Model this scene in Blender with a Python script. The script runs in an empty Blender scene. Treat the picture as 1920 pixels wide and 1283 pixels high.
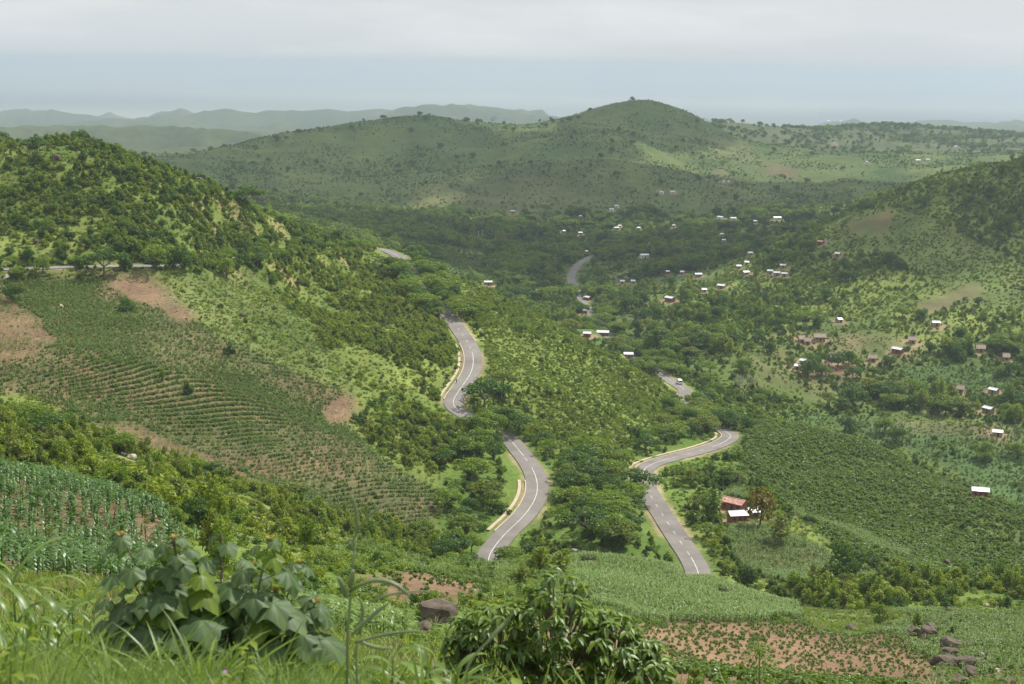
import bpy, math, random
import numpy as np
from mathutils import Vector, Matrix
RNG = np.random.default_rng(11)
random.seed(5)
SC = bpy.context.scene
COL = SC.collection
PW, PH, FPX = 1920.0, 1283.0, 2667.0
PITCH = math.radians(11.02)
ROLL = math.radians(0.9)

# ------------------------------------------------------------------ camera
cam_data = bpy.data.cameras.new('camera')
cam_data.sensor_width = 36.0
cam_data.lens = 50.0
cam_data.clip_start = 0.1
cam_data.clip_end = 200000.0
cam_data.dof.use_dof = True
cam_data.dof.focus_distance = 420.0
cam_data.dof.aperture_fstop = 4.5
cam = bpy.data.objects.new('camera', cam_data)
COL.objects.link(cam)
FWD = np.array([0.0, math.cos(PITCH), -math.sin(PITCH)])
R0 = np.array([1.0, 0.0, 0.0])
U0 = np.cross(R0, FWD)
RIGHT = math.cos(ROLL) * R0 + math.sin(ROLL) * U0
UP = -math.sin(ROLL) * R0 + math.cos(ROLL) * U0
m = Matrix(((RIGHT[0], UP[0], -FWD[0], 0), (RIGHT[1], UP[1], -FWD[1], 0), (RIGHT[2], UP[2], -FWD[2], 0), (0, 0, 0, 1)))
cam.matrix_world = m
SC.camera = cam

# ------------------------------------------------------------------ light
SUN_EL, SUN_AZ = math.radians(56), math.radians(52)      # azimuth clockwise from the view direction (+Y)
SUND = Vector((math.cos(SUN_EL) * math.sin(SUN_AZ), math.cos(SUN_EL) * math.cos(SUN_AZ), math.sin(SUN_EL)))
sun_data = bpy.data.lights.new('sun', 'SUN')
sun_data.energy = 5.0
sun_data.angle = math.radians(0.6)
sun_data.color = (1.0, 0.955, 0.87)
sun = bpy.data.objects.new('sun', sun_data)
sun.rotation_euler = (-SUND).to_track_quat('-Z', 'Y').to_euler()
sun.location = (0, 0, 3000)
COL.objects.link(sun)

world = bpy.data.worlds.new('World')
SC.world = world
world.use_nodes = True
wn, wl = world.node_tree.nodes, world.node_tree.links
wn.clear()
w_out = wn.new('ShaderNodeOutputWorld')
w_bg = wn.new('ShaderNodeBackground')
w_bg.inputs['Strength'].default_value = 0.1
w_sky = wn.new('ShaderNodeTexSky')
w_sky.sky_type = 'NISHITA'
w_sky.sun_disc = False
w_sky.sun_elevation = SUN_EL
w_sky.sun_rotation = SUN_AZ
w_sky.dust_density = 3.0
w_tc = wn.new('ShaderNodeTexCoord')
w_map = wn.new('ShaderNodeMapping')
w_map.inputs['Scale'].default_value = (1.0, 1.0, 5.0)
w_noise = wn.new('ShaderNodeTexNoise')
w_noise.inputs['Scale'].default_value = 5.0
w_noise.inputs['Detail'].default_value = 7.0
w_noise.inputs['Roughness'].default_value = 0.55
w_ramp = wn.new('ShaderNodeValToRGB')
w_ramp.color_ramp.elements[0].position = 0.46
w_ramp.color_ramp.elements[0].color = (6.75, 7.2, 7.45, 1)
w_ramp.color_ramp.elements[1].position = 0.66
w_ramp.color_ramp.elements[1].color = (7.7, 8.05, 8.2, 1)
w_mix = wn.new('ShaderNodeMix')
w_mix.data_type = 'RGBA'
w_mix.inputs[0].default_value = 0.9
wl.new(w_tc.outputs['Generated'], w_map.inputs['Vector'])
wl.new(w_map.outputs['Vector'], w_noise.inputs['Vector'])
wl.new(w_noise.outputs['Fac'], w_ramp.inputs['Fac'])
wl.new(w_sky.outputs['Color'], w_mix.inputs[6])
wl.new(w_ramp.outputs['Color'], w_mix.inputs[7])
wl.new(w_mix.outputs[2], w_bg.inputs['Color'])
wl.new(w_bg.outputs['Background'], w_out.inputs['Surface'])

SC.view_settings.view_transform = 'Standard'
SC.view_settings.look = 'None'
SC.view_settings.exposure = 0.14
SC.view_settings.gamma = 1.0
SC.view_settings.use_curve_mapping = False
SC.render.engine = 'CYCLES'
SC.cycles.use_denoising = True
SC.cycles.max_bounces = 5
SC.cycles.diffuse_bounces = 2
SC.cycles.glossy_bounces = 2
SC.cycles.transmission_bounces = 3
SC.cycles.transparent_max_bounces = 8
SC.cycles.volume_bounces = 1
SC.cycles.use_adaptive_sampling = True
SC.cycles.adaptive_threshold = 0.02

# ------------------------------------------------------------------ pixel <-> direction helpers
def pix_dir(px, py):
    u = (np.asarray(px, float) - PW / 2) / FPX
    v = (PH / 2 - np.asarray(py, float)) / FPX
    return FWD + u[..., None] * RIGHT + v[..., None] * UP
def pix_polar(px, py):                                   # azimuth (rad, + to the right) and slope z/r
    d = pix_dir(px, py)
    h = np.hypot(d[..., 0], d[..., 1])
    return np.arctan2(d[..., 0], d[..., 1]), d[..., 2] / h
def project(x, y, z):
    cz = x * FWD[0] + y * FWD[1] + z * FWD[2]
    cz = np.where(cz < 0.05, 0.05, cz)
    return (PW / 2 + FPX * (x * RIGHT[0] + y * RIGHT[1] + z * RIGHT[2]) / cz,
            PH / 2 - FPX * (x * UP[0] + y * UP[1] + z * UP[2]) / cz)
def at(px, py, r):                                       # the point on a pixel's ray at ground distance r
    a, t = pix_polar(np.array(px), np.array(py))
    return np.array([r * math.sin(a), r * math.cos(a), r * t])

# ------------------------------------------------------------------ noise
def _hash(ix, iy, seed):
    n = (ix.astype(np.int64) * 374761393 + iy.astype(np.int64) * 668265263 + seed * 1442695041) & 0x7fffffff
    n = ((n ^ (n >> 13)) * 1274126177) & 0x7fffffff
    return ((n ^ (n >> 16)) & 0xffff) / 65535.0
def vnoise(x, y, seed=0):
    ix, iy = np.floor(x), np.floor(y)
    fx, fy = x - ix, y - iy
    fx, fy = fx * fx * fx * (fx * (fx * 6 - 15) + 10), fy * fy * fy * (fy * (fy * 6 - 15) + 10)
    a, b = _hash(ix, iy, seed), _hash(ix + 1, iy, seed)
    c, d = _hash(ix, iy + 1, seed), _hash(ix + 1, iy + 1, seed)
    return (a + (b - a) * fx) * (1 - fy) + (c + (d - c) * fx) * fy
def fbm(x, y, oct=4, seed=0, gain=0.5):
    s, amp, tot = 0.0, 1.0, 0.0
    for k in range(oct):
        s = s + amp * vnoise(x * 2 ** k + 17.3 * k, y * 2 ** k - 9.1 * k, seed + k)
        tot += amp
        amp *= gain
    return s / tot
def sstep(a, b, x):
    t = np.clip((x - a) / (b - a), 0, 1)
    return t * t * (3 - 2 * t)
def in_poly(px, py, poly):
    inside = np.zeros(px.shape, bool)
    n = len(poly)
    for i in range(n):
        x1, y1 = poly[i]
        x2, y2 = poly[(i + 1) % n]
        if y1 == y2:
            continue
        c = ((y1 > py) != (y2 > py)) & (px < (x2 - x1) * (py - y1) / (y2 - y1) + x1)
        inside ^= c
    return inside

# ================================================================== terrain
# control points read off the photograph: pixel, and the distance on the ground
ROADPTS = [  # px, py, r, visible
    (-420, 512, 430, 0), (-200, 509, 436, 0), (0, 505, 440, 0), (60, 503, 441, 0), (76, 502, 441, 1), (104, 501, 442, 1), (120, 501, 442, 0), (180, 499, 443, 0), (246, 498, 445, 0), (320, 497, 447, 0), (420, 486, 480, 0), (560, 471, 540, 0), (640, 463, 600, 0),
    (695, 466, 645, 0), (712, 469, 650, 1), (736, 475, 640, 1), (770, 500, 600, 0), (790, 545, 545, 0), (838, 588, 505, 0), (862, 622, 482, 1), (884, 655, 455, 1), (886, 690, 433, 1),
    (868, 722, 418, 1), (848, 752, 405, 1), (855, 766, 399, 1), (896, 792, 392, 0), (945, 818, 385, 0), (975, 848, 371, 1), (1002, 885, 352, 1), (1007, 925, 336, 1),
    (985, 965, 321, 1), (945, 1005, 306, 1), (915, 1048, 288, 0), (935, 1095, 272, 0), (1010, 1120, 264, 0), (1110, 1125, 263, 0), (1220, 1125, 266, 0), (1305, 1100, 278, 0),
    (1305, 1062, 293, 1), (1272, 1010, 315, 1), (1240, 962, 340, 1), (1214, 918, 364, 0), (1206, 884, 385, 1), (1222, 869, 396, 1), (1268, 857, 411, 1), (1320, 843, 427, 1), (1360, 828, 444, 1),
    (1370, 814, 458, 1), (1344, 802, 472, 0), (1300, 790, 490, 0), (1285, 765, 520, 0), (1285, 738, 560, 0), (1280, 727, 575, 1), (1264, 719, 592, 1), (1225, 690, 640, 0), (1160, 650, 720, 0), (1110, 590, 840, 0), (1080, 545, 945, 0),
    (1071, 524, 1010, 1), (1077, 505, 1080, 1), (1092, 490, 1140, 1), (1120, 478, 1190, 0), (1180, 462, 1250, 0)]
CP = [(p[0], p[1], p[2]) for p in ROADPTS]
CP += [  # near slope
    (-500, 1330, 8), (0, 1335, 8), (400, 1345, 8), (700, 1365, 8), (1000, 1400, 8), (1500, 1450, 8), (2000, 1460, 8),
    (-400, 1262, 14), (0, 1265, 14), (300, 1280, 14), (600, 1310, 14), (1040, 1365, 14), (1500, 1405, 14), (2000, 1415, 14),
    (-400, 1165, 30), (0, 1170, 30), (300, 1185, 30), (650, 1245, 30), (1040, 1310, 30), (1500, 1370, 32), (2000, 1380, 32),
    (-400, 1090, 60), (0, 1095, 62), (300, 1110, 62), (500, 1150, 62), (700, 1185, 62), (1040, 1230, 65), (1500, 1320, 85), (2000, 1320, 95)]
CP += [  # left: near maize, ravine, field, hill
    (-500, 990, 90), (-500, 890, 140), (-500, 800, 240), (-500, 730, 320), (-500, 600, 385), (-500, 285, 520), (-500, 320, 700), (-500, 350, 1000),
    (0, 1000, 95), (0, 890, 150), (0, 850, 200), (0, 790, 290), (0, 720, 335), (0, 600, 390), (0, 526, 430),
    (0, 420, 472), (0, 320, 505), (-100, 285, 520), (60, 278, 520), (130, 270, 522), (130, 290, 640), (130, 330, 900), (130, 300, 1600),
    (300, 970, 120), (300, 930, 160), (300, 885, 230), (300, 850, 290), (300, 700, 350), (300, 600, 395), (300, 515, 440), (300, 400, 485), (300, 322, 525), (300, 350, 680),
    (420, 360, 530), (430, 400, 700), (485, 402, 530), (550, 440, 550), (620, 446, 585), (560, 450, 620), (490, 430, 610), (480, 470, 500), (380, 430, 490), (520, 445, 515),
    (500, 1060, 110), (500, 1000, 170), (500, 950, 235), (500, 910, 300), (500, 800, 340), (500, 650, 400), (500, 560, 450), (500, 503, 500),
    (700, 1130, 100), (700, 1090, 150), (700, 1060, 200), (700, 1020, 260), (700, 990, 295), (700, 900, 320), (700, 800, 368), (700, 700, 410), (700, 600, 480), (680, 520, 570),
    (830, 940, 322), (850, 880, 345), (880, 915, 334), (860, 840, 366), (800, 650, 448), (820, 720, 415), (790, 590, 495), (850, 985, 308), (800, 1010, 295)]
CP += [  # middle: crest of the near fields, road spur
    (950, 1130, 110), (950, 1100, 150), (950, 1072, 205), (950, 1063, 230), (950, 1120, 258), (850, 1075, 215), (850, 1100, 262),
    (1100, 1150, 130), (1100, 1100, 180), (1100, 1052, 228), (1200, 1060, 232), (1320, 1090, 236), (1430, 1125, 222), (1530, 1163, 206),
    (1250, 1165, 165), (1250, 1220, 130), (1250, 1285, 105), (1500, 1200, 165), (1500, 1285, 120), (1800, 1150, 228), (1800, 1220, 170), (1800, 1285, 135), (1650, 1146, 225),
    (2000, 1160, 228), (2000, 1285, 140), (2400, 1180, 240), (2400, 1300, 140), (1530, 1150, 235),
    (1060, 1000, 300), (1100, 930, 335), (1150, 900, 362), (1080, 860, 378), (1160, 990, 303), (1180, 1040, 287), (1100, 840, 392), (1010, 800, 405), (950, 760, 420), (920, 690, 440), (930, 620, 490), (880, 570, 530), (800, 520, 590),
    (1100, 760, 440), (1200, 820, 428), (1290, 800, 462), (1200, 760, 480), (1000, 680, 480), (1100, 680, 510), (900, 560, 560),
    (660, 452, 640), (780, 484, 625), (900, 538, 590), (1000, 590, 565), (1100, 640, 553), (1200, 700, 545), (1290, 748, 525),
    (700, 490, 820), (900, 575, 700), (1000, 625, 680), (1100, 672, 630), (1200, 722, 600)]
CP += [  # right: strip, spur, valley, hill
    (1600, 1122, 262), (1900, 1125, 270), (2400, 1140, 280), (1700, 1070, 292), (1500, 1060, 308), (1430, 1000, 325), (1380, 985, 334), (1300, 930, 362), (1340, 880, 395), (1600, 1000, 345),
    (1500, 930, 385), (1420, 860, 425), (1600, 870, 450), (1500, 797, 505), (1430, 790, 505), (1650, 845, 480), (1830, 925, 430), (1920, 968, 412), (2400, 1120, 350), (1840, 1080, 330), (1700, 930, 415), (1750, 1010, 370),
    (1650, 872, 545), (1830, 950, 500), (1920, 1000, 470), (1500, 815, 565), (1400, 770, 560), (2400, 1100, 450),
    (1450, 755, 610), (1600, 770, 620), (1700, 800, 600), (1900, 860, 580), (1900, 760, 660), (1900, 660, 740), (1900, 560, 820), (1900, 450, 900), (1900, 350, 960), (1850, 314, 985), (1950, 306, 990), (2400, 330, 985), (2400, 600, 800), (2400, 900, 600),
    (1850, 335, 1150), (1850, 345, 1400), (2400, 350, 1400), (1760, 332, 985), (1700, 500, 860), (1700, 352, 980), (1600, 402, 980), (1500, 442, 970), (1400, 492, 950), (1300, 545, 900),
    (1700, 400, 1150), (1600, 440, 1150), (1500, 470, 1120), (1600, 600, 770), (1750, 600, 765), (1500, 600, 760), (1550, 690, 680), (1400, 620, 720), (1350, 680, 640), (1250, 610, 740), (1150, 625, 715), (1130, 645, 670), (1180, 560, 850), (1260, 562, 845), (1700, 700, 690)]
CP += [  # valley floor and the hills beyond
    (950, 500, 1060), (1100, 540, 960), (900, 450, 1260), (1200, 450, 1230), (1350, 410, 1420), (700, 412, 1330), (700, 450, 1050), (1200, 500, 1060),
    (600, 388, 1450), (560, 335, 1600), (480, 257, 1900), (400, 285, 1900), (560, 246, 1950), (640, 236, 2000), (720, 228, 2030), (800, 218, 2050), (880, 227, 2050), (950, 236, 2050), (1020, 232, 2080), (1080, 221, 2100), (1140, 200, 2140), (1190, 189, 2150), (1250, 196, 2150), (1290, 213, 2130), (1330, 233, 2100), (1400, 262, 2050), (1470, 285, 1950),
    (1130, 258, 1760), (1130, 330, 1580), (1040, 290, 1700), (950, 330, 1600), (850, 370, 1500), (800, 300, 1750), (900, 275, 1880), (900, 395, 1440), (1250, 330, 1640), (1230, 260, 1900), (1400, 350, 1640), (1330, 290, 1850), (1150, 390, 1450),
    (480, 275, 2400), (800, 242, 2500), (800, 285, 3000), (1190, 232, 2600), (1190, 290, 3200), (480, 300, 3000),
    (1550, 330, 1700), (1700, 290, 2000), (1850, 285, 2050), (1550, 243, 2700), (1610, 234, 2750), (1450, 238, 2600), (1800, 250, 2700), (1920, 256, 2700), (2400, 270, 2700), (1600, 290, 3500), (1900, 300, 3500), (2400, 310, 3500),
    (-500, 224, 7800), (0, 217, 7800), (100, 222, 7650), (230, 212, 7800), (320, 222, 7500), (430, 212, 6900), (540, 209, 6900), (620, 217, 6750), (720, 202, 6600), (840, 200, 6600), (950, 216, 6450), (1050, 223, 6450), (1200, 244, 6450),
    (-500, 260, 5400), (100, 252, 6300), (300, 252, 5550), (600, 250, 5250), (420, 268, 3200), (200, 285, 2600), (-500, 300, 2400), (700, 225, 5850),
    (1400, 249, 6750), (1690, 234, 7500), (1750, 238, 7350), (1800, 230, 7500), (1860, 237, 7350), (1910, 228, 7200), (2100, 234, 7200), (2400, 234, 7200), (1800, 259, 6000)]
RIDGES = [(480, 257, 1900), (560, 246, 1950), (640, 236, 2000), (720, 228, 2030), (800, 218, 2050), (880, 227, 2050), (950, 236, 2050), (1020, 232, 2080), (1080, 221, 2100), (1140, 200, 2140), (1190, 189, 2150), (1250, 196, 2150), (1290, 213, 2130), (1330, 233, 2100), (1400, 262, 2050)]
CP += [(p, q + 13, r * 1.09) for p, q, r in RIDGES]          # the ridge falls away behind its crest
CP += [(p, q + 10, r * 1.055) for p, q, r in ((1850, 314, 985), (1950, 306, 990), (1760, 332, 985), (1700, 352, 980), (1600, 402, 980), (1500, 442, 970))]
CP += [(p, q + 16, r * 1.06) for p, q, r in ((780, 484, 625), (900, 538, 590), (1000, 590, 565), (1100, 640, 553), (1200, 700, 545), (1290, 748, 525))]
CP += [(p, q + 18, r * 1.07) for p, q, r in ((-100, 285, 520), (60, 278, 520), (130, 270, 522), (300, 322, 525), (420, 360, 530))]
cp = np.array(CP, float)
ca, ct = pix_polar(cp[:, 0], cp[:, 1])
cb = np.log(cp[:, 2])
extra = []
for a in np.linspace(-1.0, 1.0, 13):
    for r in (0.5, 1.0, 2.0, 3.0, 4.5):
        extra.append((a, math.log(r), -1.75 / r if r < 2.5 else (-0.68 if r < 4 else -0.57 - 0.03 * max(0, a))))
    for r, z in ((10500, -440), (12000, -480), (25000, -480), (70000, -480)):
        extra.append((a, math.log(r), z / r))
    if abs(a) > 0.55:                                  # carry the land on beyond the frame
        for r, z in ((14, -6), (60, -24), (150, -55), (300, -85), (450, -95), (700, -110), (1000, -115), (1500, -130), (2500, -150), (4500, -190), (7500, -260)):
            extra.append((a, math.log(r), z / r))
extra = np.array(extra)
A = np.concatenate([ca, extra[:, 0]])
B = np.concatenate([cb, extra[:, 1]])
T = np.concatenate([ct, extra[:, 2]])
def tps_k(d2):
    return 0.5 * d2 * np.log(d2 + 1e-12)
N = len(A)
K = tps_k((A[:, None] - A[None]) ** 2 + (B[:, None] - B[None]) ** 2) + np.eye(N) * 1.5e-5
P = np.stack([np.ones(N), A, B], 1)
M = np.block([[K, P], [P.T, np.zeros((3, 3))]])
W = np.linalg.solve(M, np.concatenate([T, np.zeros(3)]))
def tps(a, b):
    a, b = a.ravel(), b.ravel()
    out = np.empty(a.shape)
    for i in range(0, len(a), 20000):
        aa, bb = a[i:i + 20000], b[i:i + 20000]
        k = tps_k((aa[:, None] - A[None]) ** 2 + (bb[:, None] - B[None]) ** 2)
        out[i:i + 20000] = k @ W[:N] + W[N] + W[N + 1] * aa + W[N + 2] * bb
    return out
AZ = np.concatenate([np.linspace(-1.0, -0.40, 30)[:-1], np.linspace(-0.40, 0.40, 620), np.linspace(0.40, 1.0, 30)[1:]])
LB = np.log(np.concatenate([np.geomspace(0.5, 60, 110)[:-1], np.geomspace(60, 200, 130)[:-1], np.geomspace(200, 1250, 430)[:-1],
                            np.geomspace(1250, 6500, 190)[:-1], np.geomspace(6500, 90000, 40)]))
RR = np.exp(LB)
NA, NB = len(AZ), len(LB)
# coarse evaluation, then cubic resampling to the fine grid
ga, gb = np.linspace(-1.0, 1.0, 261), np.linspace(LB[0], LB[-1], 420)
GT = tps(*np.meshgrid(ga, gb, indexing='ij')).reshape(261, 420)
def cubic_w(f):
    return (-0.5 * f + f * f - 0.5 * f ** 3, 1 - 2.5 * f * f + 1.5 * f ** 3, 0.5 * f + 2 * f * f - 1.5 * f ** 3, -0.5 * f * f + 0.5 * f ** 3)
def resample(G, g0, g, axis):
    u = (g - g0[0]) / (g0[1] - g0[0])
    i = np.clip(np.floor(u).astype(int), 1, len(g0) - 3)
    w = cubic_w(u - i)
    shape = [1, 1]
    shape[axis] = -1
    return sum(np.take(G, i - 1 + k, axis) * w[k].reshape(shape) for k in range(4))
TT = resample(resample(GT, ga, AZ, 0), gb, LB, 1)
AA, RG = np.meshgrid(AZ, RR, indexing='ij')
X, Y = RG * np.sin(AA), RG * np.cos(AA)
Z = TT * RG
Z = Z + (-480 - Z) * sstep(9800, 12000, RG)
# relief: gullies, hummocks, terrace-like steps
amp = np.interp(np.log(RG), np.log([1, 10, 60, 200, 600, 1500]), [0.02, 0.12, 0.7, 1.6, 3.0, 3.5])
lay = np.where(RG < 80, fbm(X / 9, Y / 9, 4, 7), fbm(X / 34, Y / 34, 4, 9))
Z = Z + amp * (lay - 0.5) * 0.9 * (1 - 0.7 * sstep(1200, 2600, RG))
Z = Z + (fbm(X / 95, Y / 95, 4, 15) - 0.5) * 15 * sstep(1200, 1500, RG) * (1 - sstep(1850, 2000, RG))
ridged = 1 - np.abs(2 * fbm(X / 250, Y / 250, 4, 3) - 1) * 1.7
Z = Z + (ridged - 0.70) * 10 * sstep(1100, 1600, RG) * (1 - sstep(2600, 3400, RG))
Z = Z + ((1 - np.abs(2 * fbm(X / 720, Y / 720, 5, 21) - 1) * 1.7) - 0.74) * 85 * np.maximum(sstep(2900, 4200, RG), sstep(2300, 2900, RG) * sstep(0.0, -0.07, AA)) * (1 - sstep(8800, 10500, RG))
Z = np.minimum(Z, np.where(RG < 4, -1.70, 1e9))

# ------------------------------------------------------------------ the road line
rp = np.array([at(p[0], p[1], p[2]) for p in ROADPTS])
rvis = np.array([p[3] for p in ROADPTS], float)
def catmull(P, n):
    out = []
    for i in range(len(P) - 1):
        p0, p1, p2, p3 = P[max(i - 1, 0)], P[i], P[i + 1], P[min(i + 2, len(P) - 1)]
        for k in range(n):
            t = k / n
            out.append(0.5 * (2 * p1 + (p2 - p0) * t + (2 * p0 - 5 * p1 + 4 * p2 - p3) * t * t + (3 * p1 - p0 - 3 * p2 + p3) * t ** 3))
    out.append(P[-1])
    return np.array(out)
rl = catmull(np.column_stack([rp, rvis]), 24)
seg = np.r_[0, np.cumsum(np.hypot(*(np.diff(rl[:, :2], axis=0).T)))]
S = np.arange(0, seg[-1], 1.5)
rl = np.column_stack([np.interp(S, seg, rl[:, k]) for k in range(4)])
def smooth(v, k):
    ker = np.hanning(2 * k + 3)[1:-1]
    ker /= ker.sum()
    return np.convolve(np.pad(v, k, mode='edge'), ker, 'valid')
rl[:, 2] = smooth(rl[:, 2], 18)
rl[:, 0], rl[:, 1] = smooth(rl[:, 0], 5), smooth(rl[:, 1], 5)
tng = np.gradient(rl[:, :2], axis=0)
tng /= np.hypot(tng[:, 0], tng[:, 1])[:, None]
nrm = np.column_stack([-tng[:, 1], tng[:, 0]])
RW = 2.75
# bed the road into the land: cut on one side, fill on the other
DR = np.full(Z.shape, 1e9)
ZR = np.zeros(Z.shape)
for (x, y, z, v) in rl:
    r, a = math.hypot(x, y), math.atan2(x, y)
    i0, i1 = np.searchsorted(AZ, [a - 30 / r, a + 30 / r])
    j0, j1 = np.searchsorted(RR, [r - 30, r + 30])
    if i1 <= i0 or j1 <= j0:
        continue
    d = np.hypot(X[i0:i1, j0:j1] - x, Y[i0:i1, j0:j1] - y)
    cur = DR[i0:i1, j0:j1]
    mk = d < cur
    cur[mk] = d[mk]
    ZR[i0:i1, j0:j1][mk] = z
dz = np.clip(np.abs(Z - ZR), 0, 20)
w = 1 - sstep(RW + 1.6, RW + 5.5 + np.where(DR < 1e8, dz, 0) * 0.8, DR)
Z = Z * (1 - w) + (ZR - 0.25) * w
ROADW = w
PX, PY = project(X, Y, Z)
def height(x, y):
    r, a = np.hypot(x, y), np.arctan2(x, y)
    u = np.interp(a, AZ, np.arange(NA))
    v = np.interp(np.log(r), LB, np.arange(NB))
    i, j = np.minimum(u.astype(int), NA - 2), np.minimum(v.astype(int), NB - 2)
    f, g = u - i, v - j
    return (Z[i, j] * (1 - f) + Z[i + 1, j] * f) * (1 - g) + (Z[i, j + 1] * (1 - f) + Z[i + 1, j + 1] * f) * g
TERR_T = Z / RG
CUMT = np.maximum.accumulate(TERR_T, axis=1)
def visible(x, y, ztop):
    r, a = np.hypot(x, y), np.arctan2(x, y)
    i = np.clip(np.round(np.interp(a, AZ, np.arange(NA))).astype(int), 0, NA - 1)
    j = np.clip(np.interp(np.log(r * 0.985), LB, np.arange(NB)).astype(int), 0, NB - 1)
    return ztop / r > CUMT[i, j]
def ground_at(px, py, rmin=1.0, rmax=80000.0):
    """first ground point under a pixel beyond rmin; falls back to the closest approach"""
    a, t = pix_polar(np.array(float(px)), np.array(float(py)))
    i = int(round(float(np.interp(a, AZ, np.arange(NA)))))
    js = np.where((RR >= rmin) & (RR <= rmax))[0]
    col = TERR_T[i, js] - float(t)
    hit = np.where(col >= 0)[0]
    j = js[hit[0]] if len(hit) else js[np.argmax(col)]
    if len(hit) and hit[0] > 0:
        c0, c1 = col[hit[0] - 1], col[hit[0]]
        r = RR[j - 1] + (RR[j] - RR[j - 1]) * (-c0 / (c1 - c0))
    else:
        r = RR[j]
    x, y = r * math.sin(a), r * math.cos(a)
    return np.array([x, y, float(height(np.array([x]), np.array([y]))[0])])

# ================================================================== mesh and material helpers
def tag(o, label=None, cat=None, group=None, kind=None):
    if label: o['label'] = label
    if cat: o['category'] = cat
    if group: o['group'] = group
    if kind: o['kind'] = kind
    return o
def mesh(name, v, f, mats=(), mi=None, tint=None, smooth=False):
    """f: an (n,3) or (n,4) array, or a list of faces"""
    me = bpy.data.meshes.new(name)
    if isinstance(f, np.ndarray):
        v = np.asarray(v, np.float32)
        k = f.shape[1]
        me.vertices.add(len(v))
        me.vertices.foreach_set('co', v.ravel())
        me.loops.add(f.size)
        me.loops.foreach_set('vertex_index', f.astype(np.int32).ravel())
        me.polygons.add(len(f))
        me.polygons.foreach_set('loop_start', np.arange(0, f.size, k, dtype=np.int32))
        me.update(calc_edges=True)
    else:
        me.from_pydata([tuple(p) for p in v], [], f)
    for mt in mats:
        me.materials.append(mt)
    if mi is not None:
        me.polygons.foreach_set('material_index', np.asarray(mi, np.int32))
    if tint is not None:
        at_ = me.attributes.new('tint', 'FLOAT', 'FACE')
        at_.data.foreach_set('value', np.asarray(tint, np.float32))
    if smooth:
        me.polygons.foreach_set('use_smooth', np.ones(len(me.polygons), bool))
    me.update()
    return me
def obj(name, me, parent=None, loc=None, rot=None, scale=None):
    o = bpy.data.objects.new(name, me)
    COL.objects.link(o)
    if parent: o.parent = parent
    if loc is not None: o.location = tuple(float(q) for q in loc)
    if rot is not None: o.rotation_euler = rot
    if scale is not None: o.scale = (scale,) * 3 if np.isscalar(scale) else scale
    return o
class MB:
    """collects verts and faces"""
    def __init__(s):
        s.v, s.f, s.m, s.t = [], [], [], []
    def add(s, v, f, mi=0, tint=0.5):
        o = len(s.v)
        s.v += [tuple(map(float, p)) for p in v]
        for q in f:
            s.f.append(tuple(int(i) + o for i in q))
            s.m.append(mi)
            s.t.append(tint)
    def box(s, c, d, mi=0, tint=0.5, rz=0.0):
        x, y, z = d[0] / 2, d[1] / 2, d[2] / 2
        cs, sn = math.cos(rz), math.sin(rz)
        v = [(c[0] + a * x * cs - b * y * sn, c[1] + a * x * sn + b * y * cs, c[2] + e * z) for e in (-1, 1) for b in (-1, 1) for a in (-1, 1)]
        s.add(v, [(0, 2, 3, 1), (4, 5, 7, 6), (0, 1, 5, 4), (2, 6, 7, 3), (0, 4, 6, 2), (1, 3, 7, 5)], mi, tint)
    def tube(s, pts, rad, n=5, mi=0, tint=0.5):
        pts = [Vector(p) for p in pts]
        v, f = [], []
        for i, p in enumerate(pts):
            d = (pts[min(i + 1, len(pts) - 1)] - pts[max(i - 1, 0)]).normalized()
            u = d.cross(Vector((0.13, 0.97, 0.2)))
            if u.length < 1e-3: u = d.cross(Vector((1, 0, 0)))
            u.normalize()
            w_ = d.cross(u)
            for k in range(n):
                a = 2 * math.pi * k / n
                v.append(p + (u * math.cos(a) + w_ * math.sin(a)) * rad[i])
        for i in range(len(pts) - 1):
            for k in range(n):
                f.append((i * n + k, i * n + (k + 1) % n, (i + 1) * n + (k + 1) % n, (i + 1) * n + k))
        f.append(tuple(range(n - 1, -1, -1)))
        f.append(tuple((len(pts) - 1) * n + k for k in range(n)))
        s.add(v, f, mi, tint)
    def mesh(s, name, mats, smooth=False):
        return mesh(name, s.v, s.f, mats, s.m, s.t, smooth)
def nodes(name):
    mt = bpy.data.materials.new(name)
    mt.use_nodes = True
    n, l = mt.node_tree.nodes, mt.node_tree.links
    n.clear()
    return mt, n, l, n.new('ShaderNodeOutputMaterial')
def rgb(c):
    return (c[0], c[1], c[2], 1.0)
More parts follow.
